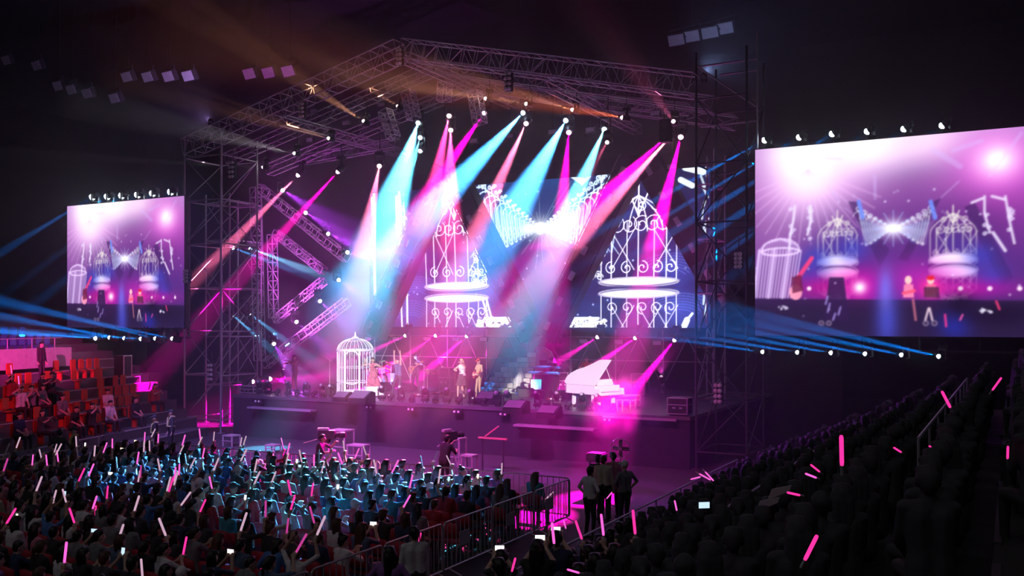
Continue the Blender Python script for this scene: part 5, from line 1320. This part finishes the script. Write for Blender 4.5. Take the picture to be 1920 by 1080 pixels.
# front-right corner staff
for i, (x, y, k, top, hr, hc, lb) in enumerate(((1105, 872, 'stand_hips', 'white', 'short', 'black', 'staff member with pale vest straps at the barrier corner'), (1121, 850, 'stand_rest', 'charcoal', 'short', 'black', 'dark-clothed helper behind the barrier corner staff'), (1131, 852, 'stand_rest', 'cream', 'short', 'brown', 'helper in cream jacket behind the barrier corner'), (1150, 846, 'stand_rest', 'pink', 'short', 'black', 'helper in pink shirt beside the smoke'), (1172, 862, 'stand_hips', 'grey', 'cap', 'white', 'capped helper in grey at the right of the barrier corner'))):
    d = (CAM_Z - 1.72) * FOCAL / (y - HORIZON); kk = (x - 960) / FOCAL; loc = V((d * (FX + kk * RX), d * (FY + kk * RY), 0))
    person(k, loc, -.5 + i * .4, lb, top, 'black', hr, hc)
def at_ground_head(x, y, h=1.72):
    d = (CAM_Z - h) * FOCAL / (y - HORIZON); kk = (x - 960) / FOCAL; return V((d * (FX + kk * RX), d * (FY + kk * RY), 0))
# man in white shirt walking in the aisle, stooping helper
person('stand_rest', at_ground_head(777, 985), .9, 'man in white shirt walking in the aisle beside the right barriers', 'white', 'charcoal', 'short', 'black', scale=1.0)
person('stand_hips', at_ground_head(730, 1022), .4, 'person in purple jacket standing at the aisle end', 'purple', 'navy', 'long', 'black')
# camera crew
def camera_rig(px, py, Yoff, label, rz):
    g = at_ground_head(px, py, 1.5); t = thing('film_camera', label, 'film camera', g, rz)
    z = 1.42
    MB().bevbox((-.12, -.28, z), (.12, .25, z + .26), .02).build('camera_body', M_DARKSTEEL, t); MB().lathe([(.07, 0), (.075, .1), (.09, .14), (.09, .3), (.1, .32)], 12).build('lens_barrel', M_BLACK, t).location = (0, .25, z + .12); t.children[-1].rotation_euler = (-math.pi / 2, 0, 0)
    MB().bevbox((-.06, -.3, z + .26), (.06, .05, z + .34), .01).build('viewfinder', mat('camera_grey', (.5, .48, .5), .4), t); MB().tube((.1, -.3, z), (.16, -.7, z - .12), .015, 6).build('pan_handle', M_BARRIER, t)
    MB().lathe([(.09, z - .12), (.11, z - .02), (.11, z)], 12).build('fluid_head', M_BLACK, t)
    for k in range(3): MB().tube((0, 0, z - .1), (.5 * math.cos(k * 2.094 + .5), .5 * math.sin(k * 2.094 + .5), 0), .025, 6).build('leg', M_BARRIER, t)
    return g
def pit_frame(px, py, z, w_, d_, label, Y):
    p = P(px, py, Y); t = thing('pit_table', label, 'table', (p.x, p.y, 0)); z = p.z
    MB().bevbox((-w_ / 2, -d_ / 2, z - .06), (w_ / 2, d_ / 2, z), .01).build('table_top', M_BARRIER, t)
    for i in (-1, 1):
        for j in (-1, 1): MB().bar((i * (w_ / 2 - .03), j * (d_ / 2 - .03), 0), (i * (w_ / 2 - .03), j * (d_ / 2 - .03), z - .06), .05, .05).build('leg', M_BARRIER, t)
    MB().bar((-w_ / 2, -d_ / 2, z * .5), (w_ / 2, -d_ / 2, z * .5), .03, .03).build('stretcher', M_BARRIER, t)
    return t
g = at_ground_head(597, 812); person('film', g, -1.1, 'camera operator in black T-shirt reaching for the pit camera', 'black', 'black', 'short')
camera_rig(614, 818, 0, 'film camera on tripod in the pit below the bird cage', -1.1)
pit_frame(640, 805, 1.9, .75, .6, 'tall pale work table beside the left pit camera', 26.6); pit_frame(672, 833, 1.2, .7, .5, 'low pale table right of the left pit camera', 26.4)
g = at_ground_head(833, 812, 1.75); person('film', g, -.2, 'camera operator bending over the middle pit camera', 'black', 'black', 'short'); camera_rig(843, 820, 0, 'film camera in the pit below the singer', -.2)
pit_frame(855, 820, 1.6, .55, .5, 'narrow pale stand at the middle pit camera', 26.2); pit_frame(880, 852, .9, .45, .4, 'small pale frame right of the middle pit camera', 25.6)
pit_frame(434, 815, 1.2, .55, .5, 'small pale table in the pit at the left tower foot', 28.0); pit_frame(512, 833, 1.0, .5, .4, 'low pale frame in the pit left of the camera operator', 27.5)
t = thing('camera_slider', 'red-lit camera slider rail in front of the stage', 'camera rail', (P(924, 822, 27.4).x, 27.4, 0)); z = P(924, 822, 27.4).z
MB().bar((-.55, 0, z), (.55, 0, z), .1, .05).build('rail', mat('slider_red', (.6, .2, .2), .4), t); MB().bar((-.3, 0, z + .05), (.2, .05, z + .42), .05, .04).build('arm', mat('slider_red', (.6, .2, .2)), t)
for s in (-.4, .4): MB().bar((s, 0, 0), (s, 0, z), .05, .05).build('leg', M_DARKSTEEL, t)
# fog machine and fan at the right pit, with its smoke
g = at_ground_head(1118, 852, 1.2); t = thing('fog_machine', 'fog machine on a stand at the right pit corner', 'fog machine', g); MB().bevbox((-.25, -.2, 1.0), (.25, .25, 1.25), .03).build('body', M_DARKSTEEL, t); MB().tube((0, .25, 1.12), (0, .4, 1.15), .05, 8).build('nozzle', M_BARRIER, t)
for s in (-.2, .2): MB().bar((s, 0, 0), (s, 0, 1.0), .05, .05).build('leg', M_DARKSTEEL, t)
g = at_ground_head(1163, 838, 1.6); t = thing('pedestal_fan', 'round pedestal fan behind the helpers at the barrier corner', 'fan', g)
MB().tube((0, 0, 0), (0, 0, 1.35), .025, 6).build('pole', M_BARRIER, t); MB().lathe([(.25, 0), (.25, .03), (.05, .05)], 14).build('base', M_DARKSTEEL, t)
mb = MB(); mb.path([(.28 * math.cos(k * .314), 0, 1.55 + .28 * math.sin(k * .314)) for k in range(20)], .014, 5, True)
for k in range(10): mb.tube((0, -.05, 1.55), (.28 * math.cos(k * .628), 0, 1.55 + .28 * math.sin(k * .628)), .006, 4)
mb.build('guard', M_BARRIER, t)
for k in range(4): MB().bar((.03 * math.cos(k * 1.571), .03, 1.55 + .03 * math.sin(k * 1.571)), (.24 * math.cos(k * 1.571), .05, 1.55 + .24 * math.sin(k * 1.571)), .1, .01, up=(0, 1, 0)).build('blade', M_DARKSTEEL, t)
sm = bpy.data.materials.new('fog_puff'); sm.use_nodes = True; nt = sm.node_tree; nt.nodes.clear()
_o = nt.nodes.new('ShaderNodeOutputMaterial'); _s = nt.nodes.new('ShaderNodeVolumeScatter'); _n = nt.nodes.new('ShaderNodeTexNoise'); _t = nt.nodes.new('ShaderNodeTexCoord'); _r = nt.nodes.new('ShaderNodeMapRange')
_n.inputs['Scale'].default_value = 1.5; _n.inputs['Detail'].default_value = 3; nt.links.new(_t.outputs['Object'], _n.inputs['Vector']); nt.links.new(_n.outputs['Fac'], _r.inputs['Value'])
_g = nt.nodes.new('ShaderNodeTexGradient'); _g.gradient_type = 'SPHERICAL'; _mp = nt.nodes.new('ShaderNodeMapping'); _mp.inputs['Scale'].default_value = (.53, .77, .87); nt.links.new(_t.outputs['Object'], _mp.inputs['Vector']); nt.links.new(_mp.outputs[0], _g.inputs[0])
_m = nt.nodes.new('ShaderNodeMath'); _m.operation = 'MULTIPLY'; nt.links.new(_r.outputs[0], _m.inputs[0]); nt.links.new(_g.outputs[0], _m.inputs[1])
_r.inputs['From Min'].default_value = .44; _r.inputs['From Max'].default_value = .75; _r.inputs['To Min'].default_value = 0; _r.inputs['To Max'].default_value = 1.1
nt.links.new(_m.outputs[0], _s.inputs['Density']); nt.links.new(_s.outputs[0], _o.inputs['Volume'])
fp = P(1278, 250, RY_).lerp(PZ(1128, 860, 1.0), .87); fo = MB().ball((0, 0, 0), (1.9, 1.3, 1.15), 16, 10).build('fog_cloud', sm, None, True); fo.location = fp; tag(fo, 'cloud of fog lit magenta in front of the stage right of the keyboards', 'fog', None, 'stuff')
# ------------------------------------------------------------------ left stand
u_ = V((-.296, .955, 0)).normalized(); n_ = V((-.955, -.296, 0)).normalized(); LB = V((-28.6, 21.0, 0)); LROT = math.atan2(u_.x, u_.y) * -1
TR, RI = .86, .36
def LP(a, n, z=0): return LB + u_ * a + n_ * n + V((0, 0, z))
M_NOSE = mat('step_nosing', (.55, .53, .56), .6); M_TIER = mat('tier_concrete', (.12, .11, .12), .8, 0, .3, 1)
STAND_L = t = thing('grandstand', 'stepped concrete stand on the far left with red and blue seats', 'grandstand', LB)
NT = 15
for n in range(NT):
    z = .35 + RI * n; mb = MB()
    ae = 9.5 + min(4.5, n * .6); c = [LP(-16, n * TR), LP(ae, n * TR), LP(ae, (n + 1) * TR), LP(-16, (n + 1) * TR)]
    mb.add([V((q.x, q.y, 0)) - LB for q in c] + [V((q.x, q.y, z)) - LB for q in c], [(0, 1, 2, 3), (7, 6, 5, 4), (0, 4, 5, 1), (1, 5, 6, 2), (2, 6, 7, 3), (3, 7, 4, 0)]); mb.build('tier', M_TIER, t)
    if n < 9:
        for q in range(6):
            a0 = -16 + q * 5 + (n % 3) * .7
            if a0 + 3.6 > ae: continue
            MB().bar(LP(a0, n * TR + .02, z + .01) - LB, LP(a0 + 3.6, n * TR + .02, z + .01) - LB, .06, .03).build('nosing', M_NOSE, t)
# bucket seats
def bucket(m):
    mb = MB(); mb.bevbox((-.17, -.14, .34), (.17, .16, .38), .02); mb.bevbox((-.19, -.2, .40), (.19, -.15, .86), .024); mb.box((-.04, -.1, 0), (.04, .1, .34)); return mb.mesh('stand_seat', m)
M_SR, M_SB = mat('seat_orange_red', (.55, .07, .03), .5), mat('seat_blue', (.08, .12, .42), .5)
BKR, BKB = bucket(M_SR), bucket(M_SB)
rs = random.Random(8)
# seats face the floor: local +Y towards -n_
SROT = math.atan2(-n_.y, -n_.x) - math.pi / 2
nseat = 0; seatpos = []
for n in range(1, NT):
    z = .35 + RI * n; blue = n >= 9
    if n in (7, 8): continue
    for s in range(50):
        a = -15.7 + s * .56
        if blue and not (-9 < a < 10.5 - (n - 9) * .9): continue
        if not blue and a > 9.2 + n * .3: continue
        p = LP(a, n * TR + .55, z); uu, vv, d = proj(p + V((0, 0, .6)))
        if not (-10 < uu < 345 and 560 < vv < 905): continue
        if not blue and rs.random() < .42: continue
        o = link('stand_seat', BKB if blue else BKR, STAND_L); o.location = p - LB; o.rotation_euler = (0, 0, SROT)
        nseat += 1; seatpos.append((p, n, s, uu, vv, blue))
print('SEATS', nseat)
cnt = 0
for p, n, s, uu, vv, blue in seatpos:
    if blue: continue
    dens = .62 if uu < 150 and vv > 720 else (.4 if vv > 760 else .1)
    if 110 < uu < 230 and vv < 745: dens = .04
    if rs.random() > dens: continue
    k = rs.choice(['sit_lap', 'sit_lap', 'sit_clap', 'sit_lean', 'sit_phone', 'sit_right_up']); top = rs.choice(TOPS); hr = rs.choice(HAIRS)
    pl = f'{ORD[n]} tier of left stand, {ORD[s % 32]} place along'
    o = person(k, p + V((0, 0, -.1)), SROT + rs.uniform(-.6, .1), f'{HWORD[hr]} spectator in {top} top, {pl}', top, 'black', hr, 'black' if hr != 'cap' else 'charcoal', group='spectators in the left stand'); cnt += 1
    if k == 'sit_right_up':
        q, dv = hold(o, k, 1); light_stick(q, (rs.uniform(-.4, .4), 0, 1), 'pink', 'light stick raised by spectator, ' + pl)
    if k == 'sit_phone':
        q, dv = hold(o, k, 1); phone(q + V((0, 0, .05)), SROT, 'lit phone of spectator, ' + pl, 1)
print('LEFT', cnt)
# parapet between the red and the blue seats
zp = 3.05
t = thing('parapet_wall', 'pale painted parapet between the red and blue seats of the left stand', 'parapet', LP(0, 6.6, zp))
for i in range(8): MB().bar(LP(-14 + i * 2.9, 6.6, zp + .42) - t.location, LP(-14 + i * 2.9 + 2.87, 6.6, zp + .42) - t.location, .14, .84).build('wall_panel', mat('parapet_paint', (.62, .58, .6), .7), t)
t = thing('stand_railing', 'dark tubular railing along the blue seats', 'railing', LP(-4, 9 * TR, zp))
for i in range(16): rod('post', LP(-13 + i * 1.5, 9 * TR - .1, zp + .2), LP(-13 + i * 1.5, 9 * TR - .1, zp + 1.25), .02, M_STEEL, t)
for z in (.8, 1.25): rod('rail', LP(-13, 9 * TR - .1, zp + z), LP(10, 9 * TR - .1, zp + z), .02, M_STEEL, t)
# flight case stack in the stand
cp = LP(10.3, 5 * TR + .42, .35 + RI * 5)
t = thing('equipment_case', 'pink-edged upright case standing on the left stand', 'equipment case', cp, SROT)
MB().bevbox((-.9, -.3, 0), (.9, .3, .35), .02).build('base_box', M_BLACK, t); MB().bevbox((-.3, -.25, .35), (.3, .25, 1.35), .02).build('upper_box', M_BLACK, t)
mb = MB()
for x in (-.3, .3): mb.bar((x, .26, .35), (x, .26, 1.35), .06, .04)
for z in (.37, 1.33): mb.bar((-.3, .26, z), (.3, .26, z), .06, .04)
for x in (-.9, .9): mb.bar((x, .31, 0), (x, .31, .35), .06, .04)
for z in (.02, .33): mb.bar((-.9, .31, z), (.9, .31, z), .05, .04)
mb.build('edge_trim', mat('trim_pale', (.75, .72, .75), .4), t)
# guards in reflective vests
M_VEST = mat('vest_reflective', (.75, .8, .35), .5); M_CAPD = CLM['charcoal']
def vest(o):
    mb = MB()
    for s in (-1, 1):
        mb.path([(s * .12, -.1, 1.44), (s * .13, .02, 1.46), (s * .11, .10, 1.36), (s * .03, .135, 1.1)], .028, 5)
    mb.path([(.19 * math.cos(k * .5236), .01 + .135 * math.sin(k * .5236), 1.08) for k in range(12)], .026, 5, True)
    mb.build('reflective_vest', M_VEST, o)
for i, (x, y, rz, lb) in enumerate(((140, 798, 2.6, 'guard in reflective vest standing at the left block edge'), (291, 776, 2.5, 'guard in reflective vest left of the pair by the far tower'), (321, 766, 2.7, 'guard in reflective vest right of the pair by the far tower'))):
    o = person('stand_rest', at_ground_head(x, y, 1.74), rz, lb, 'charcoal', 'black', 'cap', 'charcoal'); vest(o)
person('stand_rest', LP(5.9, 6 * TR + .4, .35 + RI * 6), SROT, 'dark figure standing before the pale parapet in the left stand', 'black', 'black', 'short')
person('stand_hips', at_ground_head(112, 802, 1.74), .3, 'man in dark suit standing left of the vested guard', 'charcoal', 'black', 'short')
# two lamps added out of view to tint the left stand red and magenta
moving_head((-22, 10, 8), LP(6.0, 5 * TR, 2.2), (1, .03, .25), .11e5, 26, 'unseen magenta wash lamp added to light the left stand', 'added wash lamps', scale=.7)

moving_head((-23, 9, 9), LP(6.5, 6.6, 3.5), (1, .03, .42), 1.0e5, 12, 'narrow unseen magenta lamp added to light the parapet of the left stand', 'added wash lamps', scale=.7)
# ------------------------------------------------------------------ right stand, close to the viewer
RT, RR, RX0 = .82, .37, -6.7
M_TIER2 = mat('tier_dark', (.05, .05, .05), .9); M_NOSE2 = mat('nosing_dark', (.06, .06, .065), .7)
STAND_R = t = thing('grandstand', 'dark stepped stand in the right foreground', 'grandstand', (RX0, 8, 0))
for n in range(12):
    z = .1 + RR * n
    if RX0 + RT * n > 3: break
    x0 = RX0 + RT * n
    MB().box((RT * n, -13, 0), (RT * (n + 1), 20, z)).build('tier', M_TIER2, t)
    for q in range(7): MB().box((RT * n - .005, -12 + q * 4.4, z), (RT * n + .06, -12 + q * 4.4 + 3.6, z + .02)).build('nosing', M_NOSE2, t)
def rail_run(x, z, y0, y1, label, n):
    t = thing('stand_railing', label, 'railing', (x, y0, z))
    for i in range(n + 1): rod('post', (x, y0 + (y1 - y0) * i / n, z), (x, y0 + (y1 - y0) * i / n, z + 1.0), .02, M_STEEL, t)
    for h in (.5, 1.0): rod('rail', (x, y0, z + h), (x, y1, z + h), .022, M_STEEL, t)
rail_run(-7.05, .02, 6, 27, 'tubular railing along the foot of the right stand', 12)
rail_run(RX0 + RT * 4 - .1, .3 + RR * 3, 12, 27.5, 'tubular railing halfway up the right stand', 9)
rail_run(RX0 + RT * 7 - .1, .3 + RR * 6, 13, 27.5, 'upper tubular railing of the right stand', 8)
rs = random.Random(77)
cnt = 0; mass = []
for n in range(0, 9):
    z = .1 + RR * n
    for s in range(44):
        y = 4.2 + s * .56; p = V((RX0 + RT * n + .4 + rs.uniform(-.05, .05), y + rs.uniform(-.06, .06), z))
        uu, vv, d = proj(p + V((0, 0, 1.2)))
        if not (640 < uu < 1960 and vv < 1130) or d < 6.5: continue
        if rs.random() < .12: continue
        near_edge = uu < 1190 and n < 3
        standing = n < 2 and uu < 1060 and rs.random() < .55
        k = rs.choice(['stand_rest', 'stand_wave', 'stand_phone', 'stand_hips']) if standing else rs.choice(['sit_lap', 'sit_lap', 'sit_right_up', 'sit_clap', 'sit_lap'])
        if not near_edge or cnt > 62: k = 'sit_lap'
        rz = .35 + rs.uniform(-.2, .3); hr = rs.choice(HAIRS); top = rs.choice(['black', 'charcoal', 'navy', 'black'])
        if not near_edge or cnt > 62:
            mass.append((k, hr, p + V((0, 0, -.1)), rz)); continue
        pl = f'{ORD[n]} tier of right stand, {ORD[s % 32]} place along' + (' its far part' if s >= 32 else '')
        o = person(k, p + (V((0, 0, 0)) if standing else V((0, 0, -.1))), rz, f'dark {HWORD[hr]} spectator in {top}, {pl}', top, 'black', hr, 'black' if hr != 'cap' else 'charcoal', group='spectators in the right stand'); cnt += 1
        if k in ('sit_right_up', 'stand_wave'):
            q, dv = hold(o, k, 1); light_stick(q, (rs.uniform(-.5, .5), .1, 1), rs.choice(['hot', 'hot', 'pink']), 'light stick held by spectator, ' + pl)
        if k == 'stand_phone':
            q, dv = hold(o, k, 1); q2, _ = hold(o, k, 0); phone((q + q2) / 2 + V((0, 0, .06)), .35, 'lit phone of spectator, ' + pl, 2, True)
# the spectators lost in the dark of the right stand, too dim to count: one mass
def arrays(me):
    v = np.zeros(len(me.vertices) * 3); me.vertices.foreach_get('co', v); me.calc_loop_triangles(); f = np.zeros(len(me.loop_triangles) * 3, np.int32); me.loop_triangles.foreach_get('vertices', f); return v.reshape(-1, 3), f.reshape(-1, 3)
AR = {}
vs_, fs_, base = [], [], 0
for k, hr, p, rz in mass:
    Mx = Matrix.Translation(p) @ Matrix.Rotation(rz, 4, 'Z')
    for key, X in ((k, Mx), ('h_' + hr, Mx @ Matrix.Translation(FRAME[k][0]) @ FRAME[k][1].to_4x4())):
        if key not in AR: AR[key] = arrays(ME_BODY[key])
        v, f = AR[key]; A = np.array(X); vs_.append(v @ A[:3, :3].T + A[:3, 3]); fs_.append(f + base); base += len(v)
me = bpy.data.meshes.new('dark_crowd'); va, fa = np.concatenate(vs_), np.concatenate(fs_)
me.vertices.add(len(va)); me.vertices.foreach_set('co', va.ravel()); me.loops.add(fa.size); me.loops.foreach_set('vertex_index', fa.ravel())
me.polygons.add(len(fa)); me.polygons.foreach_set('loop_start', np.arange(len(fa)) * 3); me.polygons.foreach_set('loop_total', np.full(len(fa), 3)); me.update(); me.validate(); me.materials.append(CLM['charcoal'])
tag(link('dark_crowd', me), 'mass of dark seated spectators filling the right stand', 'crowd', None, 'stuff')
print('MASS', len(mass), len(fa))
print('RIGHT', cnt)
# pink sticks waved by hands in the dark of the right stand
for i, (a, b, dep, c, lb) in enumerate((((1786, 772), (1762, 726), 9.5, 'hot', 'hot pink light stick tilted left below the last blue lamp'), ((1856, 738), (1882, 702), 9, 'hot', 'hot pink light stick at the far right under the video screen'), ((1579, 888), (1577, 802), 6.8, 'hot', 'long upright hot pink light stick in the right stand'), ((1503, 1062), (1538, 992), 5.6, 'hot', 'large slanting hot pink light stick at the bottom right'), ((1889, 866), (1890, 832), 8, 'hot', 'short upright pink light stick at the right picture edge'),
                                       ((1693, 850), (1674, 838), 9, 'hot', 'small pink light stick lying almost level in the right stand'), ((1758, 845), (1740, 835), 10, 'hot', 'small pink light stick right of the level one'), ((1541, 888), (1516, 868), 10, 'hot', 'upper of two crossing pink sticks in the right stand'), ((1536, 898), (1505, 886), 10, 'pink', 'lower of two crossing pink sticks in the right stand'), ((1506, 930), (1470, 922), 9, 'hot', 'pink light stick before the pale paper sheets'),
                                       ((1270, 962), (1264, 934), 11, 'pink', 'pink light stick upright left of the lit phone'), ((1290, 900), (1318, 893), 14, 'pink', 'left of three pink sticks fanned out in the middle stand'), ((1305, 885), (1338, 903), 14, 'pink', 'middle of three pink sticks fanned out in the middle stand'), ((1318, 880), (1342, 906), 14, 'pink', 'right of three pink sticks fanned out in the middle stand'), ((1092, 1076), (1058, 1066), 9, 'pink', 'pink light stick lying level at the bottom'),
                                       ((958, 1078), (968, 1040), 9, 'hot', 'pink light stick upright at the bottom middle'), ((1320, 1076), (1326, 1048), 8, 'hot', 'short pink light stick at the bottom right of middle'), ((1040, 1030), (1034, 970), 12, 'pink', 'tall pink light stick among the dark heads by the aisle'), ((1062, 995), (1056, 972), 13, 'pink', 'short pink light stick right of the tall one'), ((1135, 938), (1150, 920), 16, 'pink', 'pink stick held low beside the barrier corner staff'))):
    def D(px, py, d): k = (px - 960) / FOCAL; return V((d * (FX + k * RX), d * (FY + k * RY), CAM_Z + (HORIZON - py) / FOCAL * d))
    p, q = D(*a, dep), D(*b, dep - .15); L = (q - p).length
    light_stick(p, q - p, c, lb, max(.5, L / .5), 'light sticks waved in the right stand')
for i, (x, y, d, lb) in enumerate(((1320, 947, 11, 'phone showing the stage in the middle of the right stand'), (1462, 928, 9.5, 'pale sheet held up in the right stand'), (1440, 950, 9.5, 'smaller pale sheet below the first in the right stand'))):
    def D(px, py, d): k = (px - 960) / FOCAL; return V((d * (FX + k * RX), d * (FY + k * RY), CAM_Z + (HORIZON - py) / FOCAL * d))
    if i == 0: phone(D(x, y, d), .5, lb, 1, True)
    else:
        t = thing('paper_sheet', lb, 'paper', D(x, y, d), .5); MB().prism([(-.12, -.05), (.1, .04), (.12, .1), (-.08, .06)], 'y', -.004, .004).build('sheet', mat('paper', (.8, .75, .82), .7), t)

# ------------------------------------------------------------------ flood lamps under the arena roof
M_FL = mat('flood_glass', (.75, .74, .8), .5)
ME_FL = [MB().bevbox((-.45, -.15, -.3), (.45, .2, .3), .04).mesh('housing', M_DARKSTEEL), MB().box((-.4, -.17, -.25), (.4, -.15, .25)).mesh('glass', M_FL), MB().path([(-.48, 0, 0), (-.48, 0, .5), (.48, 0, .5), (.48, 0, 0)], .03, 5).mesh('bracket', M_DARKSTEEL)]
FLD = [(15, 112), (72, 122), (112, 160), (137, 167), (167, 174), (218, 183), (241, 143), (280, 143), (319, 142), (356, 141), (471, 137), (507, 135), (544, 132), (1270, 74), (1298, 67), (1333, 60), (1361, 52)]
for i, (x, y) in enumerate(FLD):
    p = P(x, y, 36 if x < 600 else 44)
    t = thing('arena_floodlight', f'{ORD[i]} unlit arena floodlight from the left under the dark roof', 'floodlight', p, -.3, 'arena floodlights')
    h = link('housing', ME_FL[0], t); h.rotation_euler = (.45, 0, .2); link('glass', ME_FL[1], h); link('bracket', ME_FL[2], t); MB().tube((0, 0, .5), (0, 0, 23.97 - p.z), .015, 5).build('drop_rod', M_BLACK, t)
for p, tg, c, e, lb in ((P(395, 225, 34), (-46, 38, 19), (.6, .35, 1), .012, 'violet lamp added on the left tower top to light the floodlights'), (P(1320, 140, 34), (-9, 44, 21), (.35, .5, 1), .012, 'blue lamp added on the right tower top to light the floodlights')):
    moving_head(p, tg, c, e * K * 2, 75, lb, 'added lamps on the tower tops', upright=True, scale=.5, lens_e=.8)  # uplights added on the towers so the unlit floodlights show
# ------------------------------------------------------------------ follow spots from the rear of the hall
for i, (src, tgt, c, e, deg) in enumerate((((6, -9, 15), cage_b.lerp(up_.location, .45) + V((0, 0, 1.3)), (1, .95, 1), 1.7e5, 5.6), ((-30, -9, 16), sing.location.lerp(gtr.location, .5) + V((0, 0, .9)), (1, .93, .95), 1.5e5, 3.0), ((8, -9, 15), pb + V((0, 0, .9)), (1, .9, 1), 1.6e5, 4.5))):
    ld = bpy.data.lights.new('follow_spot', 'SPOT'); ld.energy = e; ld.color = c; ld.spot_size = RAD(deg); ld.spot_blend = .5; ld.shadow_soft_size = .1
    lo = link('follow_spot', ld); lo.location = src; lo.rotation_mode = 'QUATERNION'; lo.rotation_quaternion = (tgt - V(src)).to_track_quat('-Z', 'Y')
